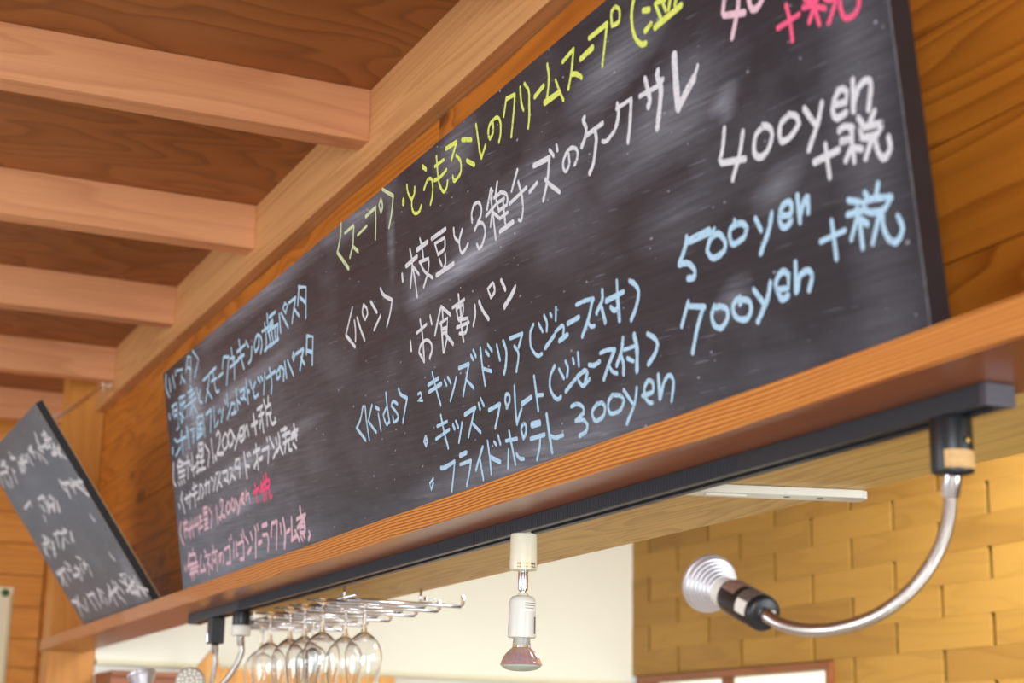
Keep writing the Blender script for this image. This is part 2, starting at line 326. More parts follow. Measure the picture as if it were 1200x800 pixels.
CHALK=[
('menu','heading_soup','paleyellow',4.2,'4599 2002 4570 1923 4488 1834;*1.5 4488 1834 4659 1677;4648 1918 4815 1921 4791 1864 4766 1800 4697 1738;*1.2 4765 1793 4847 1737;4862 1839 5028 1852;*1.2 5021 1914 5195 1919;5196 1922 5173 1825 5146 1730;5290 1944 5248 1916 5271 1860 5305 1894 5290 1944;*1.2 5328 1993 5481 1902;5481 1902 5435 1813 5373 1734'),
('menu','line_corn_soup','yellow',4.2,'*1.8 5621 1829 5617 1812;5694 1900 5697 1856 5733 1801;5802 1851 5785 1814 5748 1793 5737 1744 5768 1702 5830 1692 5872 1718;*1.3 5939 1932 5979 1900;5928 1797 5987 1832 6040 1824 6053 1779 6032 1721 5998 1684;6138 1925 6135 1840 6141 1762 6187 1700 6233 1707 6255 1740;6105 1876 6232 1874;6081 1801 6162 1793 6255 1806;*1.3 6273 1923 6416 1913;*1.2 6416 1913 6328 1838;6394 1843 6441 1793 6436 1739 6395 1716 6337 1713 6327 1745;*1.2 6485 1900 6602 1859;*1.2 6520 1769 6606 1715;6671 1922 6677 1856 6685 1763 6697 1723;6697 1723 6761 1773;6871 1855 6861 1808 6817 1786 6804 1817 6825 1857 6881 1872 6932 1865 6956 1827 6945 1772 6918 1735;7048 1928 6999 1847;7053 1923 7144 1911;7144 1911 7120 1842 7061 1712;7209 1924 7205 1845 7220 1799;7258 1925 7295 1873 7288 1808 7274 1739 7252 1691;*1.3 7350 1818 7453 1838;7512 1926 7514 1850 7471 1756;*1.5 7447 1751 7606 1746;*0.9 7576 1821 7606 1748 7634 1694;7661 1879 7779 1898;7779 1898 7738 1801 7691 1729;*1.2 7736 1788 7786 1768 7827 1736;*1.4 7834 1824 7957 1833;*1.2 7932 1888 8106 1889;8107 1892 8080 1832 8026 1713;8190 1934 8153 1921 8145 1859 8209 1856 8223 1906 8190 1934;*1.2 8377 1931 8345 1889 8322 1843 8318 1774 8339 1714 8379 1675 8414 1666;*1.4 8420 1816 8468 1800;*1.2 8415 1720 8473 1733;8519 1803 8553 1724;8519 1806 8601 1789;8581 1776 8596 1740;8637 1771 8617 1736;8683 1756 8669 1733;*1.4 8495 1704 8717 1712;8540 1844 8672 1834 8674 1799 8544 1815;8572 1820 8667 1812'),
('menu','line_edamame','white',4.2,'*1.2 5506 1404 5506 1361;*1.4 5576 1434 5743 1446;5653 1517 5669 1444 5655 1383 5610 1294;5670 1411 5687 1309 5698 1213;5676 1403 5750 1337;*1.3 5751 1483 5911 1487;5811 1536 5828 1470 5834 1410;5773 1405 5912 1388 5880 1314 5801 1246;5782 1406 5829 1335 5938 1263;*1.3 5972 1485 6170 1486;6010 1449 6039 1371;6010 1446 6153 1441 6132 1382 6040 1374;6048 1343 6076 1298;6133 1351 6129 1302 6093 1274;*1.4 5992 1265 6232 1267;6274 1458 6278 1407 6320 1367;6381 1419 6335 1372 6332 1324 6354 1293 6406 1303 6441 1323;6515 1419 6519 1469 6561 1504 6615 1499 6641 1461 6626 1423 6579 1396;6539 1369 6578 1390 6631 1383 6662 1341 6647 1298 6598 1259 6564 1260 6548 1286;*1.3 6833 1272 6993 1276;6775 1525 6708 1431;*0.8 6759 1512 6797 1506;6781 1523 6777 1471;6689 1401 6813 1424;6764 1475 6769 1403 6776 1249;*0.8 6760 1394 6727 1330;6774 1395 6847 1338;6856 1536 6815 1465;6802 1466 6900 1469;6876 1474 6940 1445 6953 1415 6940 1384;6824 1444 6843 1380;6840 1428 6917 1426;6850 1384 6940 1384;6903 1419 6901 1350 6906 1285;6860 1340 6944 1343;7095 1523 7008 1437;6971 1380 7174 1404;7088 1460 7114 1381 7111 1308 7083 1260 7054 1269;7198 1371 7291 1391;*1.3 7269 1485 7436 1470;*1.2 7442 1473 7397 1367 7334 1283;*1.1 7377 1379 7420 1338 7509 1271;7449 1506 7486 1463;7523 1505 7528 1474;7634 1421 7629 1371 7592 1349 7569 1375 7583 1414 7644 1442 7706 1425 7721 1394 7705 1367 7680 1352;*1.2 7820 1539 7797 1531 7824 1484 7800 1440 7762 1411;*1.2 7817 1450 7978 1452;*1.3 7897 1453 7908 1407 7888 1357 7854 1295 7812 1265;7957 1372 7996 1361 8075 1382;*1.3 8122 1492 8122 1444 8106 1414 8087 1395;8108 1474 8243 1470;*1.3 8243 1470 8229 1420 8205 1348 8179 1291;*1.1 8316 1455 8471 1445 8519 1458;*1.6 8375 1514 8390 1449 8395 1407 8377 1385;*1.8 8485 1506 8474 1485 8495 1429 8471 1354 8431 1266;*2.2 8625 1526 8616 1440 8609 1291;*1.9 8609 1289 8687 1336 8753 1372;8790 1412 8753 1372'),
('menu','price_quiche','white',5.9,'8929 1088 8905 1020 8872 968;8881 955 9048 918;9054 1031 9011 946 8946 864;9190 1001 9135 984 9113 924 9148 890 9201 900 9241 947 9228 985 9186 1006;9358 986 9306 972 9288 930 9302 901 9362 904 9416 933 9403 967 9359 989;9458 977 9509 899;9568 962 9527 893 9455 813;9626 926 9704 912 9716 950 9684 968 9649 952 9623 910 9639 873 9697 874;9756 977 9739 862;9744 888 9783 936 9828 947 9849 922 9820 838;9479 758 9630 756;9557 801 9560 674;9643 823 9675 828 9724 808;9648 781 9712 770;9715 808 9709 754;9709 732 9709 684;9707 744 9660 703;9710 737 9758 715;9759 832 9779 802;9852 824 9820 793;9764 791 9887 767 9848 739 9765 752 9764 791;9822 737 9772 674;9835 738 9844 675 9871 643 9908 664 9908 707'),
('menu','price_corn_soup','palepink',6.5,'9048 1647 9008 1553;9011 1540 9152 1491;9135 1590 9105 1512 9052 1427;9243 1572 9199 1555 9193 1522 9202 1488 9234 1474 9277 1492 9296 1518 9279 1556 9243 1572'),
('menu','tax_corn_soup','hotpink',5.2,'9354 1341 9494 1339;9423 1407 9434 1342 9436 1257;9524 1352 9601 1336;9538 1378 9613 1348;9587 1379 9581 1324 9547 1283;9588 1333 9607 1251;9599 1325 9651 1295;9718 1305 9699 1274 9661 1234;9626 1373 9685 1358 9729 1317 9677 1317 9626 1373;9739 1284 9740 1245 9759 1210 9808 1203 9842 1229 9841 1245'),
('menu','heading_bread','white',4.2,'4663 1412 4509 1268;*1.4 4509 1268 4649 1157;4680 1322 4682 1255 4667 1191;*1.2 4729 1328 4775 1239 4822 1162;4857 1383 4827 1338 4860 1281 4914 1309 4904 1347 4857 1383;*1.3 4983 1368 5063 1282;*1.1 5118 1245 4995 1186;*1.2 5156 1408 5198 1356 5323 1293;5323 1293 5271 1220 5204 1156'),
('menu','line_bread','white',4.2,'*1.2 5539 983 5539 928;5643 1010 5791 1026;5707 1075 5722 966 5713 822;5713 822 5649 893 5689 929 5771 938 5834 902 5832 858 5793 826;5854 1061 5866 1011;6019 1076 5960 1016 5896 937;*1.2 6018 1073 6129 999;6028 1049 6026 1006;5983 985 6090 990 6058 912;5998 982 5991 816;5998 947 6064 941;5992 921 6059 917;*1.2 6048 902 6129 833;6059 886 5998 814;6165 1030 6326 1037;6257 1082 6258 1021;6213 1014 6222 954;6220 1013 6314 1013 6279 950 6222 954;6268 1001 6265 953;6234 942 6358 924 6309 858 6225 869;6197 909 6360 899;6254 937 6270 813;6453 972 6448 919 6410 869;*1.2 6509 978 6545 919 6605 857;6690 1034 6626 1016 6655 961 6706 983 6701 1025;*1.2 6792 1021 6831 959;*1.5 6934 935 6884 908 6800 875;6949 948 6927 931'),
('menu','price_kids_doria','blue',6.0,'8568 735 8547 694 8489 638;8488 636 8547 627 8588 599 8602 572 8588 553 8542 560;*1.4 8577 712 8743 709;*0.7 8780 710 8745 679;8758 680 8806 679 8845 636 8830 600 8748 592 8708 635 8735 668 8758 680;*0.7 8929 701 8922 686;8948 680 8892 672 8884 634 8903 607 8981 615 9007 647 8984 669 8948 680;9071 665 9100 608;9182 651 9149 592 9079 519;9235 626 9295 612 9312 641 9292 664 9247 653 9226 616 9240 580 9267 574 9301 585;9355 670 9352 566;9355 585 9389 630 9417 651 9409 586'),
('menu','tax_kids','blue',5.4,'9460 457 9608 458;9539 515 9541 369;9647 559 9713 532;9633 508 9721 498;9691 517 9689 484;9685 481 9638 414;9699 477 9696 366;9708 469 9740 441;9744 558 9758 534;9822 566 9803 527;9730 524 9792 521 9883 497;9883 497 9831 467 9748 485 9730 524;9808 458 9751 367;9822 458 9822 402 9845 354 9884 338 9919 374 9904 424'),
('menu','price_kids_plate','blue',5.8,'8527 464 8457 375;8528 444 8647 412;8637 411 8579 346 8519 245;8719 399 8692 363 8703 322 8747 298 8799 321 8807 361 8764 385 8726 389;*0.7 8907 392 8903 374;8900 359 8917 373 8968 353 8969 311 8924 291 8864 316 8849 356 8872 380 8905 384;9007 392 9061 324;9122 391 9089 333 9008 260;9158 351 9233 341 9243 394 9204 412 9160 386 9158 351 9184 309 9227 313;9295 425 9278 312;9287 317 9313 365 9364 374 9387 346 9357 299'),
('menu','heading_kids','blue',4.2,'4696 759 4630 684 4552 643;*1.2 4552 643 4689 539;4732 751 4734 644 4753 531;4850 735 4763 646;*1.2 4771 641 4880 556;*1.2 4908 710 4958 687;4942 659 4961 551;5093 764 5097 670 5110 574;5080 673 5018 638 5057 574 5112 581;5261 661 5199 690 5159 671 5247 601 5240 570 5177 562 5170 603;*1.2 5298 745 5324 707 5416 666;5416 666 5368 604 5318 536'),
('menu','line_kids_doria','blue',4.2,'*0.8 5578 656 5619 657 5629 630 5562 621 5640 606;5736 678 5894 688;*1.2 5742 636 5923 648;5812 737 5844 637 5889 532;5971 657 5993 624;6018 665 6053 624;6131 641 6090 592 6024 530;*1.2 6176 683 6311 678;6311 678 6251 595 6199 522;6271 591 6344 537;6348 717 6370 689;6381 739 6407 698;6470 731 6474 625 6486 523;6485 613 6579 579;6531 700 6565 669;6564 727 6608 682;6671 700 6692 615;*1.2 6751 704 6776 644 6755 575 6727 536;6833 699 6976 691;6976 691 6919 631;6873 648 6912 597 6870 517;7107 707 7064 673 7056 609 7089 563 7126 541 7168 542;7164 696 7196 650;7229 721 7250 683 7241 642;7292 716 7305 699;7357 729 7342 672;*1.2 7314 603 7207 563;7328 616 7399 629 7419 616 7398 573;*1.2 7357 564 7449 574;*1.2 7459 625 7576 630;7561 692 7642 692 7734 679;*1.2 7724 679 7665 598 7588 531;7657 585 7683 558 7719 554;*1.2 7821 697 7812 654 7746 607;*1.2 7800 621 7820 543;*1.2 7845 640 8010 641;7959 706 7951 643;*1.5 7951 643 7947 527;*1.2 7882 601 7908 579 7948 582;*1.2 8070 674 8109 652 8137 605 8102 546 8049 500'),
('menu','line_kids_plate','blue',4.2,'*1.5 5638 391 5609 368 5627 343 5655 360 5638 388;5811 423 5956 424;5779 354 5975 375;5876 475 5900 379 5937 275;*1.2 6030 389 6047 365;6071 405 6098 364;6153 381 6119 328 6087 282;*1.2 6197 418 6341 429;6333 425 6267 348 6218 289;6289 350 6379 287;6386 444 6399 409;6418 464 6449 420;*1.2 6503 383 6644 390;6644 390 6605 332 6560 278;6715 357 6759 382 6760 416 6723 426 6709 392 6727 355;6830 447 6819 337 6819 251;6819 251 6852 286 6890 318;*1.2 6895 342 7008 355;7059 452 7065 366 7069 273;7074 350 7137 341;7289 456 7235 417 7217 362 7252 307 7294 288 7324 295;7329 429 7369 376;7402 453 7421 415 7402 377;7478 450 7484 425;7531 466 7528 402;7485 349 7372 310;*1.2 7497 354 7575 369 7605 357 7562 302;7509 334 7551 302 7619 321;*1.1 7627 386 7682 374 7731 381;7743 417 7814 416 7882 403;*1.2 7877 402 7810 346 7753 291;7814 341 7838 310 7880 292;*1.2 7963 437 7938 383 7882 328;*1.2 7929 365 7945 322 7936 277;*0.9 7962 383 8054 379;*1.5 8063 428 8075 367 8055 267;7983 339 8031 316;*1.2 8177 406 8231 375 8251 341 8217 306 8155 275'),
('menu','line_potato_fries','blue',4.2,'5691 139 5632 120 5647 84 5685 112;*1.2 5810 182 5862 177 6007 187;6007 187 5978 123 5932 33;*1.3 6085 208 6173 211;6074 159 6225 158;6225 158 6191 102 6137 33;6389 207 6337 160 6275 98;6340 142 6349 89 6358 33;6454 225 6462 134 6463 48;*1.2 6475 135 6586 91;6532 208 6554 190;6589 230 6606 184;6672 190 6804 178;6720 232 6736 157 6758 53;6693 139 6667 45;6781 102 6813 74 6860 64;6892 240 6862 218 6876 166 6913 192 6915 230 6892 240;*1.7 6985 217 7070 211;6956 150 7113 145;7063 141 7045 92 7005 37;*1.2 7154 240 7162 143 7176 45;7173 128 7224 110 7306 108;7414 228 7473 229 7527 206 7534 177 7444 151;7444 154 7520 143 7559 112 7534 85 7467 76;7670 194 7615 168 7620 131 7654 115 7719 130 7739 169 7707 190 7656 188;7814 205 7772 180 7770 139 7803 121 7875 125 7917 158 7888 187 7820 204;7922 207 7988 133;8038 193 8005 129 7919 52;8077 150 8167 149 8180 187 8145 205 8107 184 8099 146 8126 112 8157 103;*1.3 8229 211 8225 110;8231 114 8269 168 8317 192 8347 158 8316 81'),
('menu','heading_pasta','blue',4.4,'105 1967 65 1856 140 1751;196 1911 199 1792;308 1916 353 1794;424 1937 409 1893;462 1923 645 1899 544 1788;586 1848 685 1769;830 1954 735 1856;834 1965 928 1943 843 1746;786 1884 895 1843;1000 1977 1144 1870 987 1754'),
('menu','line_chicken_pasta','blue',4.4,'*1.3 86 1601 94 1558;263 1660 190 1580;193 1651 368 1650 357 1431 288 1420;264 1601 347 1590;248 1557 332 1546;264 1601 249 1533;464 1677 459 1539;464 1677 649 1662 600 1580;461 1608 631 1608;419 1547 563 1472;563 1657 496 1462;593 1558 721 1567 646 1467;444 1495 469 1444;734 1667 898 1666;830 1709 849 1643;758 1616 944 1623;721 1567 968 1573;842 1621 816 1423;833 1533 727 1463;871 1525 963 1439;1014 1653 1042 1557;1118 1608 1064 1564 1069 1518 1141 1498;1218 1672 1412 1679 1318 1563 1234 1481;1303 1577 1423 1475;1415 1689 1605 1696;1447 1611 1597 1611;1515 1705 1529 1572 1562 1500 1635 1496;1650 1605 1780 1614;1834 1730 1774 1653;1834 1730 1968 1704;1968 1704 1852 1498;2053 1753 2073 1643;1976 1613 2220 1620;2108 1646 2064 1499;1997 1682 2114 1665;2190 1689 2411 1699;2207 1633 2358 1630;2265 1770 2287 1615 2327 1524;2434 1719 2483 1662;2559 1644 2520 1562 2447 1538;2746 1679 2727 1614 2639 1585 2623 1639 2704 1700 2790 1669 2804 1606 2756 1548;2830 1699 2999 1697;2905 1745 2916 1619 2878 1539;2849 1546 2992 1561;2982 1799 2976 1722;3017 1761 3169 1766;3018 1711 3098 1726 3089 1694 3013 1693 3018 1711;2960 1667 3201 1666;2975 1663 3018 1546;3201 1666 3155 1552;3047 1651 3066 1554;3122 1652 3113 1562;2974 1551 3186 1559;3248 1730 3245 1591;3290 1724 3413 1588;3391 1774 3341 1749 3385 1700 3440 1743 3391 1774;3471 1753 3621 1756;3621 1756 3501 1599;3567 1691 3657 1612;3709 1808 3651 1692;3696 1811 3848 1770 3790 1564;*1.2 3715 1727 3809 1670'),
('menu','line_tuna_pasta','blue',4.4,'*1.4 101 1286 85 1242;191 1352 245 1319;181 1202 352 1253;442 1388 403 1337;266 1315 563 1307;423 1333 414 1184;593 1394 606 1311;626 1307 629 1193;628 1375 619 1286;719 1336 841 1335 760 1215;777 1325 775 1223;942 1395 886 1226;946 1405 1120 1393 1118 1206;962 1335 1082 1334;952 1303 1066 1287 1052 1245 938 1261 952 1303;1026 1345 1002 1249;909 1233 1032 1244;1214 1380 1372 1393;1372 1393 1296 1217;1448 1394 1431 1224 1535 1258;1562 1344 1574 1320;1618 1344 1629 1320;1707 1337 1621 1236;1761 1395 1786 1358;1826 1429 1830 1328;1781 1227 1937 1328;1937 1328 2019 1311 1983 1250;1911 1244 2033 1241;2081 1412 2080 1251;2072 1329 2153 1284;2180 1373 2319 1372 2237 1304 2181 1325;2242 1322 2307 1281;2351 1430 2357 1243;2357 1345 2411 1324;2448 1400 2476 1339;2572 1364 2501 1324 2526 1255 2617 1263;2637 1387 2683 1341;2709 1380 2742 1346;2811 1385 2740 1238;2840 1338 3052 1346;2927 1396 2951 1283 2916 1206;3150 1355 3147 1294 3075 1279 3075 1328 3176 1349 3247 1316 3213 1240;3275 1366 3282 1247;3339 1361 3435 1232;3478 1389 3444 1359 3461 1329 3497 1364;3523 1366 3688 1366;3688 1366 3579 1239;3625 1317 3684 1257;3780 1433 3737 1317;3781 1437 3895 1405 3835 1220;3755 1338 3845 1305'),
('menu','heading_fish','white',4.4,'76 1155 22 1005 89 941;297 1158 188 1095;249 1143 388 1108;229 1088 425 1091 411 989 219 997 229 1088;214 1044 426 1033;343 1104 325 991;186 967 216 928;271 960 302 926;359 963 388 924;445 1087 612 1082;547 1139 500 941;692 1136 686 934;584 1064 636 1032;625 1000 773 1010;817 1081 878 1082;799 1028 861 1029;774 954 900 967;848 1076 813 947;910 1177 1045 1164 1011 1059 894 1068 910 1177;911 1121 1028 1111;989 1174 957 957;899 1022 1034 1011;897 956 1053 947;1098 1143 1206 1058;1206 1058 1132 950;1294 1152 1305 949;*1.3 1359 999 1385 963;1447 1156 1510 1177 1553 1137 1513 1069 1420 1011;*1.2 1418 1005 1596 980;1677 1125 1589 1077 1622 1007 1718 1022 1757 1089 1698 1132;1823 1130 1754 1079 1783 1000 1879 1025 1884 1097 1824 1134;1898 1084 1952 1033;2046 1057 1979 1007 1911 957;2056 1031 2159 1033 2176 1091 2090 1087 2053 1022 2094 988 2166 1001;2211 1095 2201 1005;2216 1053 2278 1092 2300 997;*1.2 2385 1062 2532 1064;*1.2 2455 1134 2476 980;2558 1154 2687 1158;2574 1096 2702 1101;2638 1153 2662 961;2611 1059 2580 1006;2729 1194 2748 1151;2839 1196 2827 1155;2758 1129 2883 1134 2879 1066 2759 1080 2758 1129;2771 1068 2765 991;2833 1066 2872 985 2962 983 2956 1013'),
('menu','line_fish_mustard','white',4.4,'*1.3 129 766 140 735;272 861 204 790;228 798 291 668;331 783 568 794;404 807 401 739;516 824 467 684;603 834 751 845;585 780 753 789;661 882 652 675;844 820 796 738 731 725;829 833 905 821 926 763 870 716;981 810 1141 818;1033 846 994 731;1119 810 1091 727;1188 843 1236 814;1315 823 1226 724;1343 851 1475 851 1318 715;1399 789 1471 724;1524 833 1668 825 1628 753 1561 774;1645 750 1672 720;1725 832 1813 828 1709 724;1777 771 1853 728;1920 869 1845 799;1903 872 2006 865 1980 725;1885 813 2001 794;2135 894 2159 692;2138 792 2247 764;2212 871 2238 846;2263 872 2289 848;2373 853 2536 855;2452 900 2455 800 2460 705;2450 781 2355 736;*1.2 2497 778 2578 779;2593 831 2751 832;2751 832 2703 719;2724 901 2733 879;2786 899 2794 874;2819 854 2867 807;2920 779 2831 732;2929 864 2947 822;2997 890 3005 812 2930 758;3002 803 3056 727;3059 898 3190 893;3151 909 3145 835;3091 854 3252 853;3090 797 3238 804;3154 814 3101 729;3209 804 3203 730 3259 721;3274 830 3420 841;3267 803 3397 808;3347 887 3374 775;3298 760 3358 718'),
('menu','heading_meat','palepink',4.4,'138 608 79 505 172 396;220 591 235 451;216 580 346 581 343 450;290 605 267 539;238 520 325 520;425 564 400 431;362 504 515 519;494 578 505 430;597 575 566 546;555 514 681 520;660 578 691 429;765 586 729 480;719 570 801 570;724 525 809 536;706 472 811 481;880 626 997 621 985 524 867 528 880 626;885 581 983 579;940 629 922 455;872 484 974 492;859 447 979 448;1050 602 1126 537 1053 433;1260 594 1268 443;*1.3 1321 490 1354 475;1387 577 1403 628 1471 607 1434 549 1382 503;*1.2 1380 498 1484 473;1591 579 1523 536 1563 489 1642 509 1626 574;1722 592 1669 537 1726 493 1771 523 1753 577;1804 570 1856 511;1941 560 1893 495 1836 447;1955 548 2024 548 2036 587 1981 575 1966 526 2029 507;2107 597 2084 519;2112 556 2166 568 2178 496'),
('menu','tax_meat','hotpink',4.6,'2289 550 2426 570;2340 612 2364 470;2475 572 2606 582;2448 536 2577 537;2524 574 2537 455;2501 607 2485 551;2558 638 2564 603;2625 647 2632 617;2593 593 2703 591 2673 542 2596 549 2593 593;2610 542 2586 458;2673 542 2679 454 2729 466'),
('menu','line_gorgonzola','palepink',4.6,'*1.3 136 201 139 174;314 307 225 170;440 334 423 284;325 285 515 274 473 206 316 203;217 203 547 199;302 162 573 165;361 219 326 66;268 124 522 129 531 98;407 131 405 69;676 246 611 110;611 110 780 113;740 158 773 94;797 272 826 249;798 222 963 224 829 148;884 202 873 63;917 139 960 104;1055 283 1060 243;1019 227 991 91;1019 227 1179 229 1126 68;1051 164 1097 140;1111 237 1100 149;1268 180 1252 133;1216 127 1217 185 1307 195 1348 161 1313 107;1383 215 1539 226;1539 226 1510 86;1412 96 1530 93;1540 284 1550 263;1597 306 1604 276;1659 241 1622 122;1726 242 1701 113 1741 137;1758 214 1921 221;1921 221 1895 88;1793 91 1893 84;1880 277 1887 250;1932 304 1945 252;1984 239 2042 194;*1.2 2098 146 2003 114;2120 264 2157 201;*1.2 2254 248 2199 64;2239 291 2259 264;2311 302 2325 255;*1.2 2295 156 2380 166;*1.2 2426 275 2546 276;2419 207 2537 200;2537 200 2545 139 2513 74;2661 266 2622 178;2661 266 2790 265;2790 265 2721 70;2858 236 2862 165;*1.2 2929 266 2949 162 2907 57;2985 157 3063 171;3121 249 3089 90;3076 88 3191 109;3178 149 3251 67;3234 223 3425 232;3326 298 3329 222;3412 226 3228 158;3307 186 3402 189 3382 116 3278 121 3294 180;3299 157 3392 153;3293 93 3320 59;3342 98 3370 72;*1.2 3470 102 3488 81 3445 52'),
('small','top_lines','white',5.5,'*1.3 2151 1852 2289 1815;*1.3 3598 1801 3970 1788;641 1754 324 1649;2017 1815 2579 1755;1282 1660 1199 1590;*1.2 2882 1710 3032 1687;4652 1757 4998 1695 4597 1632;5226 1753 4091 1631;4181 1712 5307 1678;6340 1745 6827 1690;5925 1728 5735 1627;6895 1755 6312 1719;7794 1743 7939 1667;7045 1678 7035 1597;*1.4 9162 1761 9270 1728;8707 1702 9538 1679;8356 1643 8995 1633;*1.3 8784 1566 8906 1546;9488 1630 8999 1567;9858 1583 9351 1495;*1.3 9721 1481 9840 1461;853 1773 2106 1736;1656 1820 2574 1829;1174 1726 1039 1613;2341 1783 1903 1718;2041 1681 1565 1586;2897 1724 2471 1585;3756 1865 3760 1792;3517 1806 4130 1779;4291 1734 3834 1630;4701 1726 4235 1609;5608 1732 5292 1665;5821 1706 5797 1610;6663 1754 6372 1702;6649 1741 6552 1651;8166 1814 7741 1692;7515 1692 7829 1633;7319 1649 7539 1535;8759 1752 9189 1752 8763 1686;9193 1687 8902 1612;8022 1676 8737 1661;9409 1622 9438 1581 9624 1557;8635 1561 9121 1547;9147 1572 9442 1516;9467 1540 9866 1453;1458 1337 2835 1361 2504 1304;3917 1324 4834 1323 4711 1286;3694 1277 3860 1197;5438 1279 5713 1238;4964 1217 5061 1156;6076 1207 5736 1111;*1.4 7740 1334 7867 1314;7924 1297 8698 1271;9007 1295 8663 1167;8728 1230 9359 1224;9936 1247 9903 1145;*1.3 9762 1107 9880 1088;4574 1312 4484 1230;4687 1264 4582 1169;5884 1248 5037 1134;4454 1203 5509 1197;7740 1334 7673 1270 7845 1221;8121 1274 7779 1157;8561 1278 8578 1224;9196 1272 9267 1203;9372 1237 9455 1180;9690 1208 9669 1118;9267 1203 9946 1085;9104 1251 10106 1212;4006 1253 3945 1198;3397 1165 3252 1114;4824 1314 5106 1272 4235 1156;5685 1286 5642 1246;5047 1218 5298 1150;5991 1202 5575 1110;8882 926 8884 893 8994 861'),
('small','lower_lines','white',5.5,'952 937 2119 923;1911 995 630 834;2339 946 2309 835;2579 904 1644 764;3456 932 2963 826;4189 933 4973 916;5376 884 5297 811;546 590 2063 619;1388 627 514 476;*1.3 2602 505 3071 505;3335 575 3935 538;3727 514 3555 441;5060 591 4625 514;*1.4 330 275 778 270;1520 314 801 204;2231 260 1793 128;2995 270 3916 273;3812 261 3679 140;4639 282 4235 155;6261 277 5354 138;5582 192 7120 235;7179 292 7528 164;7888 284 8435 208;8402 253 8467 164;7926 166 9371 235;*1.3 8528 148 8840 116;9403 192 9003 90;9519 160 10202 110;1631 1007 2154 953;704 897 883 792;1559 945 1751 857;1974 880 2054 781;3206 958 4119 951;4049 970 4227 885 3393 793;4837 952 5157 923;4399 878 4505 812;5557 891 5030 806;8473 553 8505 509 8626 475;584 622 1239 583;1198 634 980 445;1877 626 1810 483;2501 668 2904 606;2322 594 2762 563;4429 660 4788 624;3722 593 3445 508 2693 502;4347 586 4147 484;4690 573 5263 538 4935 434;3234 484 3361 432;330 275 971 265;911 299 574 95;1221 225 1605 133;2922 288 3004 111;3669 297 3750 122;4655 297 5114 237;4676 235 4648 128;5051 178 4987 118;6196 294 5884 78;6959 314 6686 130;6617 221 7036 75;8248 330 8930 321 8313 241;8309 313 8407 180;9049 289 8911 150;8289 140 9117 129;9627 269 9752 96;9461 176 9725 68'),
]

EYE = 1.55
# ---------------------------------------------------------------- the room shell
box_floor = box('floor', (-6.2, 3.2, -5.2, 3.2, -.05, 0.0), M['floor']); skind(box_floor, 'pale wooden floor of the restaurant, below the picture', 'floor')

# ceiling: joists and plywood panels between them
ceil = struct('ceiling', 'low wooden ceiling of exposed square joists with plywood panels between', 'ceiling', (-2.5, 0, 2.653))
JX = [-5.28, -4.60, -3.912, -3.231, -2.548, -1.866, -1.184, -.502, .18, .862]
for i, x in enumerate(JX):
    box('joist', (x - .052, x, -3.6, .8728, 2.561, 2.6525), M['joist'], ceil, bevel=.0012)
edges = [-5.66] + [x - .026 for x in JX] + [1.4]
for a, b in zip(edges[:-1], edges[1:]):
    for y0, y1 in ((-3.6, -1.262), (-1.26, .904)):
        box('ceiling_panel', (a + .0005, b - .0005, y0, y1, 2.653, 2.665), M['panel'], ceil)
kc = box('ceiling', (-4.97, 1.4, 1.072, 2.69, 2.66, 2.70), M['cream']); skind(kc, 'pale kitchen ceiling beyond the opening, hidden above the lintel', 'ceiling')

# plate beam on top of the wall
pl = box('trim_1', (-5.66, 1.4, .873, .9045, 2.5205, 2.6528), M['plate'], bevel=.001)
skind(pl, 'long squared timber plate under the ceiling joists, above the blackboards', 'beam')

# main wall above the opening: horizontal planks over a core
wall = struct('wall_back', 'wall of horizontal varnished pine planks behind the large blackboard', 'wall', (-2.5, .93, 2.2))
zs = [1.8735, 1.972, 2.080, 2.188, 2.296, 2.404, 2.5195]
cuts = [[-5.0, -2.95, -.35], [-4.2, -2.1, .3], [-3.4, -1.25], [-4.6, -2.6, -.6], [-3.8, -1.6], [-4.4, -2.3, -.1]]
for i in range(6):
    xs = [-5.655] + cuts[i] + [1.4]
    for a, b in zip(xs[:-1], xs[1:]):
        box('plank', (a + .0006, b - .0006, .90, .917, zs[i] + .0005, zs[i + 1] - .0005), M['plank'], wall, bevel=.0022)
box('wall_core', (-3.3, 1.4, .9175, 1.07, 1.8735, 2.65), M['plankgap'], wall)
box('wall_core', (-5.655, -3.302, .9175, .925, 1.8735, 2.6), M['plankgap'], wall)
s = box('soffit_board', (-3.3, 1.4, .898, 1.07, 1.843, 1.873), M['soffit'], wall, bevel=.001); s['label'] = 'yellow pine underside of the lintel above the opening'

# post at the far end of the opening
bm = bmesh.new(); add_box(bm, -4.97, -4.85, .8985, .926, 0, 1.873); add_box(bm, -4.97, -4.85, .80, .8985, 0, 2.5195); add_box(bm, -4.97, -4.85, .80, .8725, 2.5195, 2.652)
po = bm_obj('trim_2', bm, M['post'], loc=(-4.91, .85, 0)); skind(po, 'square pine post at the far end of the opening, behind the small tilted blackboard', 'post')

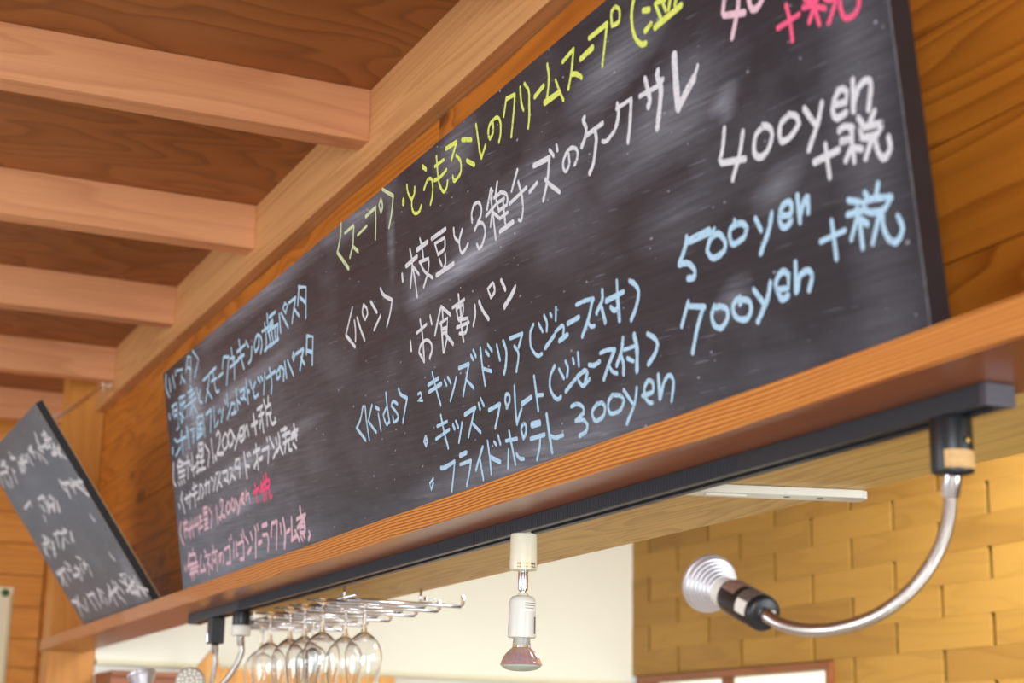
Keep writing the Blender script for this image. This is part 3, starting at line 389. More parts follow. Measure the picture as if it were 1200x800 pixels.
# far wall of planks
fw = struct('wall_far', 'far end wall of horizontal pine planks at the left edge', 'wall', (-5.7, -1, 1.3))
zf = [2.652, 2.627, 2.527, 2.427, 2.327, 2.227, 2.127, 2.027, 1.926, 1.835, 1.74, 1.64, 1.54, 1.44]
WY0, WY1, FZ0, FZ1 = -2.4, .427, .90, 2.127           # window opening in the far wall
for i in range(len(zf) - 1):
    spans = [(-3.6, -1.7 + .5 * (i % 3)), (-1.7 + .5 * (i % 3), .898)] if zf[i] > FZ1 + .01 else [(-3.6, WY0), (WY1, .898)]
    for a, b in spans:
        box('plank', (-5.678, -5.66, a + .0006, b - .0006, zf[i + 1] + .0012, zf[i] - .0012), M['plank_y'], fw, bevel=.0015)
for b in ((-3.6, .925, FZ1, 2.652), (-3.6, WY0, 0, FZ1), (WY1, .925, 0, FZ1), (WY0, WY1, 0, FZ0)):
    box('wall_core', (-5.72, -5.6785, *b), M['plankgap'], fw)
box('wainscot', (-5.6785, -5.662, -3.6, WY0, 0, 1.438), M['plank_y'], fw); box('wainscot', (-5.6785, -5.662, WY1, .898, 0, 1.438), M['plank_y'], fw); box('wainscot', (-5.6785, -5.662, WY0, WY1, 0, FZ0), M['plank_y'], fw)
w2 = struct('window_2', 'wide daylit window in the far end wall, outside the left edge of the picture', 'window', (-5.69, -1, 1.5))
for b in ((WY0 - .04, WY1 + .02, FZ1 - .03, FZ1 + .02), (WY0 - .04, WY1 + .02, FZ0 - .02, FZ0 + .03), (WY0 - .04, WY0 + .01, FZ0 + .03, FZ1 - .03), (WY1 - .03, WY1 + .02, FZ0 + .03, FZ1 - .03), (-1.01, -.96, FZ0 + .03, FZ1 - .03)):
    box('window_frame', (-5.73, -5.645, *b), M['frame'], w2)
box('pane', (-5.70, -5.696, WY0 + .01, -1.011, FZ0 + .03, FZ1 - .03), M['pane'], w2); box('pane', (-5.70, -5.696, -.959, WY1 - .031, FZ0 + .03, FZ1 - .03), M['pane'], w2)
box('wall_panel', (-5.66, -4.972, .90, .917, 0, 1.871), M['plank'], fw)

# kitchen: cream side wall beyond the post
cw = struct('wall_kitchen_side', 'smooth cream wall beyond the hanging wine glasses', 'wall', (-4.9, 1.7, 1.3))
box('wall_surface', (-4.97, -4.85, .927, 2.611, 1.826, 2.658), M['cream'], cw)
box('lower_wall', (-4.97, -4.852, .927, 2.611, 0, 1.812), M['white_paint'], cw)
t = box('wall_trim', (-4.97, -4.838, .93, 2.609, 1.8125, 1.8255), plain('trim_paint', (226, 220, 188), .6), cw)

# kitchen: wall of staggered wooden blocks with a window low in it
kb = struct('wall_kitchen', 'kitchen wall of staggered golden wooden blocks behind the gooseneck lamp', 'wall', (-3, 2.65, 1.3))
WX0, WX1, WZ0, WZ1 = -4.80, -3.775, 1.15, 1.839
for b in ((-4.85, 1.4, 2.6235, 2.69, WZ1, 2.658), (-4.85, WX0, 2.6235, 2.69, 0, WZ1), (WX1, 1.4, 2.6235, 2.69, 0, WZ1), (WX0, WX1, 2.6235, 2.69, 0, WZ0)):
    box('wall_core', b, M['joint'], kb)
z0 = EYE + .444; P_ = .0755; Lb = .359
meshes = {}
def block(xa, xb, k):
    key = round(xb - xa, 3)
    if key not in meshes:
        bm = bmesh.new(); add_box(bm, -key / 2, key / 2, -.006, .006, -P_ / 2 + .0001, P_ / 2 - .0001)
        bmesh.ops.bevel(bm, geom=[e for e in bm.edges], offset=.0005, segments=1, affect='EDGES')
        bmesh.ops.recalc_face_normals(bm, faces=list(bm.faces)); me = bpy.data.meshes.new('block'); bm.to_mesh(me); bm.free(); me.materials.append(M['block']); meshes[key] = me
    o = bpy.data.objects.new('block', meshes[key]); C.objects.link(o); o.parent = kb
    o.location = Vector(((xa + xb) / 2, 2.616 + random.uniform(-.0006, .0006), z0 + P_ * (k + .5))) - Vector(kb.location)
for k in range(-6, 8):
    off = -3.483 + (Lb / 2 if k % 2 else 0)
    xs = [off + Lb * i for i in range(-5, 6)]
    for xa in xs:
        a, b = max(xa + .008, -4.849), min(xa + Lb - .008, -1.9)
        lo = z0 + P_ * k
        if lo < WZ1 - .001:
            a = max(a, WX1 + .024)
        if b - a > .03: block(a, b, k)
wf = struct('window_1', 'low kitchen window in a reddish brown wooden frame below the wooden blocks', 'window', (-4.29, 2.62, 1.5))
for b in ((WX0, WX1 + .022, 2.598, 2.65, WZ1 - .02, WZ1), (WX0, WX1, 2.598, 2.65, WZ0, WZ0 + .03), (WX0, WX0 + .03, 2.6, 2.65, WZ0 + .03, WZ1 - .02), (WX1 - .002, WX1 + .022, 2.6, 2.65, WZ0, WZ1 - .02), (-4.31, -4.285, 2.61, 2.64, WZ0 + .03, WZ1 - .02)):
    box('window_frame', b, M['frame'], wf)
box('pane', (WX0 + .03, -4.312, 2.625, 2.629, WZ0 + .03, WZ1 - .02), M['pane'], wf)
box('pane', (-4.284, WX1 - .003, 2.625, 2.629, WZ0 + .03, WZ1 - .02), M['pane'], wf)
cm = plain('curtain_cloth', (250, 246, 226), .9); 
tl = N(cm.node_tree, 'ShaderNodeBsdfTranslucent'); tl.inputs[0].default_value = srgb(250, 246, 226); ms = N(cm.node_tree, 'ShaderNodeMixShader'); ms.inputs[0].default_value = .6
cm.node_tree.links.new(cm.node_tree.nodes['Principled BSDF'].outputs[0], ms.inputs[1]); cm.node_tree.links.new(tl.outputs[0], ms.inputs[2]); cm.node_tree.links.new(ms.outputs[0], cm.node_tree.nodes['Material Output'].inputs[0])
bm = bmesh.new(); prev = None
for i in range(121):
    x = WX0 + .01 + (WX1 - WX0 - .02) * i / 120; y = 2.672 + .009 * math.sin(i * .9) + .004 * math.sin(i * .37)
    a, b = bm.verts.new((x, y, WZ0 + .01)), bm.verts.new((x, y, WZ1 - .005))
    if prev: bm.faces.new((prev[0], a, b, prev[1]))
    prev = (a, b)
cu = bm_obj('curtain', bm, cm, smooth=True, loc=(-4.29, 2.672, 1.5)); tag(cu, 'thin white gathered curtain behind the low kitchen window', 'curtain')

# ---------------------------------------------------------------- ledge carrying the blackboards
bm = bmesh.new(); add_box(bm, -4.8495, 1.4, .778, .8975, 1.8432, 1.8727); add_box(bm, -4.88, -4.8495, .778, .799, 1.8432, 1.8727)
bmesh.ops.bevel(bm, geom=[e for e in bm.edges if abs(e.verts[0].co.y - .778) < 1e-4 and abs(e.verts[1].co.y - .778) < 1e-4], offset=.0015, segments=2, affect='EDGES')
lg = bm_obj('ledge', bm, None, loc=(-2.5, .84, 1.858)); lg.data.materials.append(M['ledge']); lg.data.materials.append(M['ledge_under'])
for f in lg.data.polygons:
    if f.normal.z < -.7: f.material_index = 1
tag(lg, 'long narrow wooden ledge with striped fir grain along the wall under both blackboards', 'shelf')

# ---------------------------------------------------------------- blackboards
def board_surface(c):
    c = [Vector(p) for p in c]
    def S(s, t): return c[0] * (1 - s) * (1 - t) + c[1] * s * (1 - t) + c[2] * (1 - s) * t + c[3] * s * t
    def nrm(s, t):
        du = (c[1] - c[0]) * (1 - t) + (c[3] - c[2]) * t; dv = (c[2] - c[0]) * (1 - s) + (c[3] - c[1]) * s
        return du.cross(dv).normalized()          # faces the room
    return S, nrm
def make_board(name, c, thick, front, nu, nv):
    S, nrm = board_surface(c); Lu = (Vector(c[1]) - Vector(c[0])).length; Lv = (Vector(c[2]) - Vector(c[0])).length
    bm = bmesh.new(); uv = bm.loops.layers.uv.new('UVMap')
    Fv = [[bm.verts.new(S(i / nu, j / nv)) for j in range(nv + 1)] for i in range(nu + 1)]
    Bv = [[bm.verts.new(S(i / nu, j / nv) - nrm(i / nu, j / nv) * thick) for j in range(nv + 1)] for i in range(nu + 1)]
    for i in range(nu):
        for j in range(nv):
            f = bm.faces.new((Fv[i][j], Fv[i + 1][j], Fv[i + 1][j + 1], Fv[i][j + 1])); f.material_index = 0
            for l, (a, b) in zip(f.loops, ((i, j), (i + 1, j), (i + 1, j + 1), (i, j + 1))): l[uv].uv = (a / nu * Lu, b / nv * Lv)
            f = bm.faces.new((Bv[i][j], Bv[i][j + 1], Bv[i + 1][j + 1], Bv[i + 1][j])); f.material_index = 2
    for i in range(nu):
        for j, r in ((0, 0), (nv, 1)):
            f = bm.faces.new((Fv[i][j], Bv[i][j], Bv[i + 1][j], Fv[i + 1][j]) if not r else (Fv[i][j], Fv[i + 1][j], Bv[i + 1][j], Bv[i][j])); f.material_index = 1
    for j in range(nv):
        for i, r in ((0, 1), (nu, 0)):
            f = bm.faces.new((Fv[i][j], Bv[i][j], Bv[i][j + 1], Fv[i][j + 1]) if not r else (Fv[i][j], Fv[i][j + 1], Bv[i][j + 1], Bv[i][j])); f.material_index = 1
    bmesh.ops.recalc_face_normals(bm, faces=list(bm.faces))
    loc = S(.5, 0); bmesh.ops.translate(bm, verts=list(bm.verts), vec=-loc)
    return bm, loc
BC1 = [(-3.287, 0.787, 1.8735), (-0.994, 0.787, 1.8735), (-3.287, 0.7178, 2.2959), (-0.994, 0.7406, 2.3151)]
BC2 = [(-4.289, 0.787, 1.8735), (-3.548, 0.787, 1.8735), (-4.289, 0.5159, 2.2635), (-3.548, 0.5159, 2.2635)]
roots = {}
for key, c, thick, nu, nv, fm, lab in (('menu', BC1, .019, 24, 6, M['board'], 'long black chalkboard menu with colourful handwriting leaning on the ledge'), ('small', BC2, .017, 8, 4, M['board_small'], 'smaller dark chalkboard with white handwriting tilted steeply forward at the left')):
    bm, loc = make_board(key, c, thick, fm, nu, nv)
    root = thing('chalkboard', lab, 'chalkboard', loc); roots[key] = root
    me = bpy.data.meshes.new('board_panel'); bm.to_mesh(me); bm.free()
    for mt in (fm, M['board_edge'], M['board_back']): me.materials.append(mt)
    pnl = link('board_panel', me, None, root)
# thin raw strips along the corners of the boards
def strip(key, c, s, t0, t1, mat, wd, proud, label=None):
    S, nrm = board_surface(c); bm = bmesh.new(); n = 8; ds = wd / (Vector(c[1]) - Vector(c[0])).length; rows = []
    for j in range(n + 1):
        t = t0 + (t1 - t0) * j / n
        rows.append([bm.verts.new(S(s + a, t) + nrm(s, t) * p) for a, p in ((-ds, .0001), (-ds, proud), (0, proud), (0, .0001))])
    for a, b in zip(rows[:-1], rows[1:]):
        for k in range(3): bm.faces.new((a[k], a[k + 1], b[k + 1], b[k]))
    bm.faces.new(rows[0]); bm.faces.new(rows[-1])
    o = bm_obj('edge_wear', bm, mat, roots[key], loc=S(s, .5)); return o
strip('menu', BC1, 1.0, 0, 1, plain('chalky_edge', (112, 112, 118), .7, noise=.5, nscale=120), .0016, .0004)
strip('small', BC2, 1.0, 0, 1, plain('chalky_edge_pale', (150, 140, 134), .7), .0022, .0004)
# pale raw wood line on the small board's rear edge
S2, n2_ = board_surface(BC2)
bm = bmesh.new(); q = n2_(1, 0)
for s_ in (1.0,):
    a0, a1 = S2(1, 0.002) - q * .0172, S2(1, 1) - q * .0172
    add_tube(bm, [a0, (a0 + a1) / 2, a1], .0012, 6)
bm_obj('raw_edge', bm, M['edge_wood'], roots['small'], loc=S2(1, .5))

CHALK_W = .62
LAB = dict(heading_soup='pale yellow heading for soup', line_corn_soup='yellow line for corn cream soup', line_edamame='white line with edamame and three cheeses', price_quiche='large white 400yen with tax', price_corn_soup='pale pink price cut off by the top of the picture', tax_corn_soup='hot pink plus tax', heading_bread='white heading for bread', line_bread='white line for meal bread', price_kids_doria='pale blue 500yen', tax_kids='pale blue plus tax', price_kids_plate='pale blue 700yen', heading_kids='pale blue Kids heading', line_kids_doria='upper pale blue kids line', line_kids_plate='middle pale blue kids line', line_potato_fries='lowest pale blue line ending in 300yen', heading_pasta='pale blue pasta heading', line_chicken_pasta='upper pale blue pasta line', line_tuna_pasta='lower pale blue pasta line', heading_fish='white fish heading with 1,200yen', line_fish_mustard='white fish line ending in oven baked', heading_meat='pale pink meat heading with 1,200yen', tax_meat='small hot pink plus tax', line_gorgonzola='lowest pale pink line ending at the left', top_lines='white upper lines of writing', lower_lines='white lower lines of writing')
def smooth_stroke(P):
    """Catmull-Rom through the points, but keep sharp turns sharp"""
    if len(P) < 3: return P
    out = []; seg = [P[0]]
    for i in range(1, len(P)):
        seg.append(P[i])
        if i < len(P) - 1:
            a = P[i] - P[i - 1]; b = P[i + 1] - P[i]
            if a.length > 1e-6 and b.length > 1e-6 and a.angle(b) > R(78):
                out += spl(seg); seg = [P[i]]
    out += spl(seg); return out
def spl(P):
    if len(P) < 3: return P
    Q = [P[0] * 2 - P[1]] + P + [P[-1] * 2 - P[-2]]; out = []
    for i in range(1, len(Q) - 2):
        for k in range(5):
            t = k / 5
            out.append(.5 * ((2 * Q[i]) + (Q[i + 1] - Q[i - 1]) * t + (2 * Q[i - 1] - 5 * Q[i] + 4 * Q[i + 1] - Q[i + 2]) * t * t + (3 * Q[i] - Q[i - 1] - 3 * Q[i + 1] + Q[i + 2]) * t ** 3))
    out.append(P[-1]); return out
for (bkey, nm, colr, wd, data) in CHALK:
    c = BC1 if bkey == 'menu' else BC2; S, nrm = board_surface(c)
    Lu = (Vector(c[1]) - Vector(c[0])).length; Lv = (Vector(c[2]) - Vector(c[0])).length
    bm = bmesh.new(); k = 0
    for st in data.split(';'):
        mult = 1.0
        if st[0] == '*': a, st = st[1:].split(' ', 1); mult = float(a)
        v = [int(x) for x in st.split()]
        pts = [Vector((v[i] / 10000 * Lu, v[i + 1] / 2000 * Lv)) for i in range(0, len(v), 2)]
        pts = smooth_stroke(pts); q = [pts[0]]
        for p_ in pts[1:]:
            if (p_ - q[-1]).length > 2e-4: q.append(p_)
        if len(q) < 2: q.append(q[0] + Vector((.001, -.001)))
        hw = wd * mult / 2000 * {'heading_pasta': 1.35, 'line_chicken_pasta': 1.3, 'line_tuna_pasta': 1.4, 'heading_fish': 1.4, 'line_fish_mustard': 1.45, 'heading_meat': 1.4, 'line_gorgonzola': 1.4, 'tax_meat': 1.4, 'top_lines': 1.6, 'lower_lines': 1.6}.get(nm, .98 if wd > 5 else 1.1)
        # width jitter and round caps
        L_, R_ = [], []; n = len(q); rng = random.Random(k * 31 + len(data))
        for i, p_ in enumerate(q):
            d = (q[min(i + 1, n - 1)] - q[max(i - 1, 0)]); d = d.normalized() if d.length > 1e-9 else Vector((1, 0)); nn = Vector((-d.y, d.x))
            h = hw * rng.uniform(.88, 1.1)
            L_.append(p_ + nn * h); R_.append(p_ - nn * h * rng.uniform(.9, 1.08))
        d0 = (q[1] - q[0]).normalized(); d1 = (q[-1] - q[-2]).normalized()
        cap0 = [q[0] + (Matrix.Rotation(a, 2) @ -d0) * hw * rng.uniform(.8, 1.05) for a in (R(-50), 0, R(50))]
        cap1 = [q[-1] + (Matrix.Rotation(a, 2) @ d1) * hw * rng.uniform(.8, 1.05) for a in (R(50), 0, R(-50))]
        off = .00030 + .00002 * (k % 12)
        mk = lambda p2: bm.verts.new(S(p2.x / Lu, p2.y / Lv) + nrm(min(max(p2.x / Lu, 0), 1), min(max(p2.y / Lv, 0), 1)) * off)
        Lm, Rm = [mk(a) for a in L_], [mk(a) for a in R_]
        for i in range(n - 1): bm.faces.new((Rm[i], Rm[i + 1], Lm[i + 1], Lm[i]))
        bm.faces.new([Lm[0]] + [mk(a) for a in cap0][::1] + [Rm[0]]) ; bm.faces.new([Rm[-1]] + [mk(a) for a in cap1][::-1] + [Lm[-1]])
        k += 1
    root = roots[bkey]
    me = bpy.data.meshes.new('chalk_lettering'); bmesh.ops.translate(bm, verts=list(bm.verts), vec=-world_of(root)); bm.to_mesh(me); bm.free()
    o = link('chalk_lettering', me, CH[colr], root); o['label'] = LAB[nm]; o['kind'] = 'stuff'

# cord from the small board's back to a hook on the plate
rp_ = thing('hanging_cord', 'thin pale cord running from the tilted small blackboard up to a wall hook', 'cord', (-4.642, .86, 2.553))
q = n2_(.64, .94); start = S2(.64, .94) - q * .024; hook_p = Vector((-4.642, .852, 2.55))
tube('cord_strand', [start, (start + hook_p) / 2 + Vector((0, 0, -.004)), hook_p], .0034, M['cord'], rp_, 8)
tube('cord_strand', [start + Vector((.012, .001, -.004)), (start + hook_p) / 2 + Vector((.004, 0, -.009)), hook_p + Vector((0, 0, -.003))], .0026, M['cord'], rp_, 8)
hk = thing('ceiling_hook', 'small white open ring hook in the beam above the post, holding the cord', 'hook', (-4.642, .872, 2.553))
ring = [Vector((-4.642 + .014 * math.cos(a), .85 + .004 * math.sin(a * .5), 2.553 + .014 * math.sin(a))) for a in [R(60 + 300 * i / 20) for i in range(21)]]
tube('hook_ring', ring, .0032, M['hook'], hk, 8)
lathe('hook_plate', (-4.642, .8728, 2.553), (0, -1, 0), [(0, .008), (.003, .008), (.004, .003), (.02, .003)], M['hook'], hk, 16)

# ---------------------------------------------------------------- lighting track
tr = thing('lighting_track', 'long black lighting track fixed under the ledge', 'light track', (-2.24, .859, 1.826))
prof = [(.845, 1.8428), (.845, 1.826), (.8535, 1.826), (.8535, 1.8385), (.864, 1.8385), (.864, 1.826), (.8725, 1.826), (.8725, 1.8428)]
bm = bmesh.new(); A = [bm.verts.new((-3.466, y, z)) for y, z in prof]; B = [bm.verts.new((-1.014, y, z)) for y, z in prof]
for i in range(8): bm.faces.new((A[i], A[(i + 1) % 8], B[(i + 1) % 8], B[i]))
bm.faces.new(A); bm.faces.new(B)
bmesh.ops.recalc_face_normals(bm, faces=list(bm.faces)); bm_obj('track_body', bm, M['track'], tr, loc=(-2.24, .859, 1.826))
box('conductor', (-3.45, -1.03, .8537, .8546, 1.831, 1.8335), M['gold'], tr); box('conductor', (-3.45, -1.03, .8629, .8638, 1.831, 1.8335), M['gold'], tr)
e = box('end_cap', (-1.0138, -1.006, .8445, .873, 1.825, 1.8428), M['endcap'], tr, bevel=.001); e['label'] = 'grey plastic end cap'
box('end_cap', (-3.474, -3.4662, .8445, .873, 1.825, 1.8428), M['track'], tr, bevel=.001)
# ribbed facing on the track front
bm = bmesh.new()
for i in range(300):
    x = -3.1 + i * .0058
    add_box(bm, x, x + .0026, .8443, .8452, 1.8275, 1.8415)
rb = bm_obj('ribbing', bm, M['track'], tr, loc=(-2.2, .8447, 1.835)); rb['kind'] = 'stuff'

def rounded_cyl(r, h, e=.0015): return [(0, r - e), (e * .3, r - e * .3), (e, r), (h - e, r), (h - e * .3, r - e * .3), (h, r - e)]

# white spot lamp in the middle
sx, sy = -1.872, .859
wl = thing('spot_lamp', 'ivory track spot lamp with a glass reflector bulb hanging straight down', 'lamp', (sx, sy, 1.826))
wad = lathe('track_adapter', (sx, sy, 1.8262), (0, 0, -1), [(0, .0150), (.002, .0162), (.040, .0166), (.043, .0162), (.0435, .0140)], M['white_plastic'], wl, 40)
box('track_contact', (sx - .013, sx + .013, .8548, .8622, 1.8264, 1.8375), M['white_plastic'], wl)
bm = bmesh.new()
for i in range(9): 
    a = R(-48 + i * 9.5); c_ = Vector((math.cos(a) * .01672, math.sin(a) * .01672, 0)); tdir = Vector((-math.sin(a), math.cos(a), 0))
    for z_, hh in ((1.7895, .0028), (1.7857, .0020)):
        v = [bm.verts.new(Vector((sx, sy, z_)) + c_ + tdir * (.0009 * u) + Vector((0, 0, hh * (1 if i % 3 else .7) * w_ / 2))) for u, w_ in ((-1, -1), (1, -1), (1, 1), (-1, 1))]
        bm.faces.new(v)
bm_obj('printed_mark', bm, M['gold'], wad, loc=(sx, sy, 1.788))
lathe('stem', (sx, sy, 1.7830), (0, 0, -1), [(0, .0058), (.002, .0062), (.022, .0062), (.0245, .0055), (.0255, .0035), (.031, .0035)], M['chrome'], wl, 24)
lathe('swivel', (sx, sy, 1.7565), (0, 0, -1), [(0, .003), (.001, .0058), (.0035, .0072), (.005, .006)], M['white_plastic'], wl, 24)
wlh = lathe('lamp_holder', (sx - .0006, sy, 1.7525), (-.02, 0, -1), [(0, .0085), (.0012, .0125), (.004, .0150), (.008, .0158), (.046, .0168), (.049, .0168), (.050, .0150)], M['white_paint'], wl, 40)
def curved_label(name, cx, cy, z0_, z1_, a0, a1, r, mat, par, n=8):
    bm = bmesh.new(); pr = None
    for i in range(n + 1):
        a = R(a0 + (a1 - a0) * i / n); v = (bm.verts.new((cx + r * math.cos(a), cy + r * math.sin(a), z0_)), bm.verts.new((cx + r * math.cos(a), cy + r * math.sin(a), z1_)))
        if pr: bm.faces.new((pr[0], v[0], v[1], pr[1]))
        pr = v
    o = bm_obj(name, bm, mat, par, loc=(cx, cy, (z0_ + z1_) / 2)); s_ = o.modifiers.new('t', 'SOLIDIFY'); s_.thickness = .0003; s_.offset = 1; return o
curved_label('sticker', sx - .0008, sy, 1.733, 1.745, -22, 52, .01655, M['label_white'], wlh)
for zz in (1.7425, 1.7395, 1.7365):
    curved_label('print', sx - .0008, sy, zz, zz + .0007, -14, 44 - (1.7425 - zz) * 2500, .01695, M['ink'], wlh, 6)
curved_label('print', sx - .0012, sy, 1.707, 1.727, 34, 44, .0171, M['ink'], wlh, 3)
lathe('bulb_neck', (sx - .0014, sy, 1.7028), (-.02, 0, -1), [(0, .0100), (.004, .0105), (.009, .0110), (.0115, .0112)], M['glass'], wl, 32)
lathe('base_insert', (sx - .0014, sy, 1.7040), (-.02, 0, -1), [(0, .0085), (.010, .0085)], M['white_paint'], wl, 24)
# faceted reflector
bm = bmesh.new(); seg = 36; prf = [(0, .0105), (.003, .0135), (.007, .0175), (.012, .0210), (.0175, .0232), (.0190, .0246), (.0205, .0250), (.0212, .0243)]
rings = []
for h, r in prf:
    rings.append([bm.verts.new((sx - .0016 + (r + (.0009 if k % 2 and 0 < h < .018 else 0)) * math.cos(2 * math.pi * k / seg), sy + (r + (.0009 if k % 2 and 0 < h < .018 else 0)) * math.sin(2 * math.pi * k / seg), 1.6915 - h)) for k in range(seg)])
for i in range(len(rings) - 1):
    for k in range(seg): bm.faces.new((rings[i][k], rings[i][(k + 1) % seg], rings[i + 1][(k + 1) % seg], rings[i + 1][k]))
bm_obj('reflector', bm, M['dichroic'], wl, loc=(sx, sy, 1.69))
lathe('lens', (sx - .0016, sy, 1.6702), (0, 0, -1), [(-.0008, .0240), (.0012, .0235), (.004, .0190), (.006, .0115), (.0066, .002)], plain('frosted_lens', (216, 226, 214), .35, Transmission_Weight=.5), wl, 36)

wlv = curved_label('release_lever', sx, sy, 1.798, 1.8255, 4, 40, .0166, M['white_plastic'], wl); wlv.modifiers['t'].thickness = .0016
for i in range(7): curved_label('grip_rib', sx, sy, 1.801 + i * .0026, 1.8021 + i * .0026, 10, 34, .0182, M['white_plastic'], wlv, 4)

# gooseneck lamps
def gooseneck(label, ax, pts, hold0, hold1, facing, kind):
    """track adapter, flexible neck, lamp holder and LED bulb"""
    g = thing('gooseneck_lamp', label, 'lamp', (ax, .859, 1.826))
    if kind == 'square': ad = box('track_adapter', (ax - .017, ax + .017, .846, .872, 1.7765, 1.8258), M['black_plastic'], g, bevel=.0012)
    else: ad = lathe('track_adapter', (ax, .859, 1.8258), (0, 0, -1), rounded_cyl(.0168, .0438 if kind == 'tan' else .0258), M['black_plastic'], g, 40)
    box('track_contact', (ax - .012, ax + .012, .8548, .8622, 1.8262, 1.8375), M['black_plastic'], g)
    zb = {'square': 1.7765, 'tan': 1.782, 'ring': 1.790}[kind]
    if kind == 'tan':
        o = curved_label('sticker', ax, .859, 1.7845, 1.7985, -58, 58, .0170, M['label_tan'], ad, 14); o['label'] = 'tan printed sticker'
        for zz in (1.7955, 1.7925, 1.7895, 1.7862): curved_label('print', ax, .859, zz, zz + .0006, -50, 50 - (zz * 7919 % 1) * 30, .01735, M['ink'], ad, 8)
        a = R(8); lathe('screw', (ax + .0160 * math.cos(a), .859 + .0160 * math.sin(a), 1.8065), (math.cos(a), math.sin(a), 0), [(0, .0034), (.0014, .0034), (.0017, .0028)], M['navy'], ad, 20)
        lathe('screw', (ax + .0174 * math.cos(a), .859 + .0174 * math.sin(a), 1.8063), (math.cos(a), math.sin(a), 0), [(0, .0022), (.0009, .0021), (.0011, .001)], M['gold'], ad, 16)
    if kind == 'ring': o = lathe('collar', (ax, .859, 1.80), (0, 0, -1), rounded_cyl(.0176, .0185), M['label_white'], g, 36); o['label'] = 'pale collar'; zb = 1.7815
    if kind == 'square':
        o = box('release_lever', (ax - .0195, ax - .0085, .8442, .8465, 1.780, 1.797), M['chrome'], ad, bevel=.0008); o['label'] = 'small bright metal lever'
    p0 = Vector((ax, .859, zb)); P = [Vector(p) for p in pts]
    lathe('ferrule', p0, (P[1] - p0), [(0, .0066), (.001, .0074), (.016, .0072), (.0185, .0064)], M['chrome'], g, 24)
    path = resample(spline([p0 + (P[1] - p0) * .3] + P[1:], 12), .00065 if kind == 'tan' else .0011)
    pitch = .0032
    tube('flexible_neck', path, lambda s: .0052 + .0006 * math.sin(2 * math.pi * s / pitch), M['flex'], g, 16 if kind == 'tan' else 10)
    h0, h1 = Vector(hold0), Vector(hold1); d = (h1 - h0).normalized(); Lh = (h1 - h0).length
    lathe('ferrule', h0 - d * .010, d, [(0, .0060), (.002, .0068), (.009, .0070), (.0115, .0062)], M['chrome'], g, 24)
    lh = lathe('lamp_holder', h0, d, [(0, .0125), (.0012, .0148), (.003, .0158), (Lh - .003, .0162), (Lh - .001, .0158), (Lh, .0140)], M['black_plastic'], g, 48)
    if kind == 'tan':
        # printed bands on the holder
        dd, a_, b_ = frame_of(d)
        def band(h_0, h_1, a0, a1, rr, mat, nm):
            bm = bmesh.new(); pr = None
            for i in range(13):
                an = R(a0 + (a1 - a0) * i / 12); u = a_ * math.cos(an) + b_ * math.sin(an)
                v = (bm.verts.new(h0 + dd * h_0 + u * rr), bm.verts.new(h0 + dd * h_1 + u * rr))
                if pr: bm.faces.new((pr[0], v[0], v[1], pr[1]))
                pr = v
            o = bm_obj(nm, bm, mat, lh, loc=h0); s_ = o.modifiers.new('t', 'SOLIDIFY'); s_.thickness = .0003; s_.offset = 0; return o
        m1 = plain('holder_label', (150, 118, 102), .5, noise=.3, nscale=300); o = band(Lh * .58, Lh * .93, -150, -20, .01645, m1, 'sticker'); o['label'] = 'faded brown sticker'
        m2 = plain('holder_print', (120, 108, 100), .5, noise=.6, nscale=420); band(Lh * .12, Lh * .44, -150, -20, .01645, m2, 'print')
        o = band(Lh * .14, Lh * .42, -195, -152, .01648, M['label_white'], 'sticker'); o['label'] = 'shiny white sticker'
    # bulb
    fd = Vector(facing).normalized() if facing else d
    b0 = h1 - fd * .002
    lathe('bulb_collar', b0, fd, [(0, .0105), (.002, .0118), (.010, .0128), (.016, .0140), (.018, .0142)], M['white_paint'], g, 36)
    prf = [(.0165, .0120)]; n = 6
    for i in range(n):
        h = .0175 + i * .0044; r0, r1 = .0150 + i * .0020, .0150 + (i + 1) * .0020
        prf += [(h, r0 - .0018), (h + .0006, r0), (h + .0022, r0 + .0006), (h + .0028, r0 - .0004)]
    prf += [(.0445, .0258), (.0455, .0272), (.0490, .0276), (.0500, .0266)]
    lathe('heat_sink', b0, fd, prf, M['alu'], g, 56)
    bf = lathe('bulb_face', b0 + fd * .0497, fd, [(0, .0262), (.0012, .0250), (.0022, .020), (.0026, .005)], plain('led_face', (206, 200, 186), .3), g, 40)
    dd, a_, b_ = frame_of(fd); bm = bmesh.new()
    for ri, nn in ((.006, 5), (.014, 10), (.0205, 14)):
        for k_ in range(nn):
            an = 2 * math.pi * k_ / nn + ri * 300; c0 = b0 + fd * (.0512) + (a_ * math.cos(an) + b_ * math.sin(an)) * ri
            add_lathe(bm, c0, fd, [(0, .0030), (.0015, .0027), (.0026, .0014)], 10)
    bm_obj('lens_cluster', bm, plain('led_lens', (250, 248, 238), .15), bf, smooth=True, loc=b0 + fd * .0515)
    return g
gooseneck('black track lamp at the right on a curved silver gooseneck with a ribbed silver bulb', -1.067,
          [(-1.067, .859, 1.782), (-1.0725, .8604, 1.7657), (-1.0792, .8622, 1.7465), (-1.0923, .8604, 1.7222), (-1.1157, .8539, 1.697), (-1.1447, .8414, 1.6775), (-1.1784, .8275, 1.6681), (-1.2117, .8166, 1.6677), (-1.2451, .8133, 1.6747), (-1.2700, .8170, 1.6830)],
          (-1.2771, .8186, 1.6852), (-1.3370, .8218, 1.7063), None, 'tan')
gooseneck('left one of the two small far lamps, square black adapter, bulb facing us', -3.301,
          [(-3.301, .859, 1.7765), (-3.3104, .8635, 1.7433), (-3.312, .8597, 1.7025), (-3.3042, .8518, 1.6616), (-3.292, .832, 1.630), (-3.270, .812, 1.622), (-3.252, .805, 1.635)],
          (-3.248, .804, 1.641), (-3.226, .800, 1.682), (.88, -.30, .36), 'square')
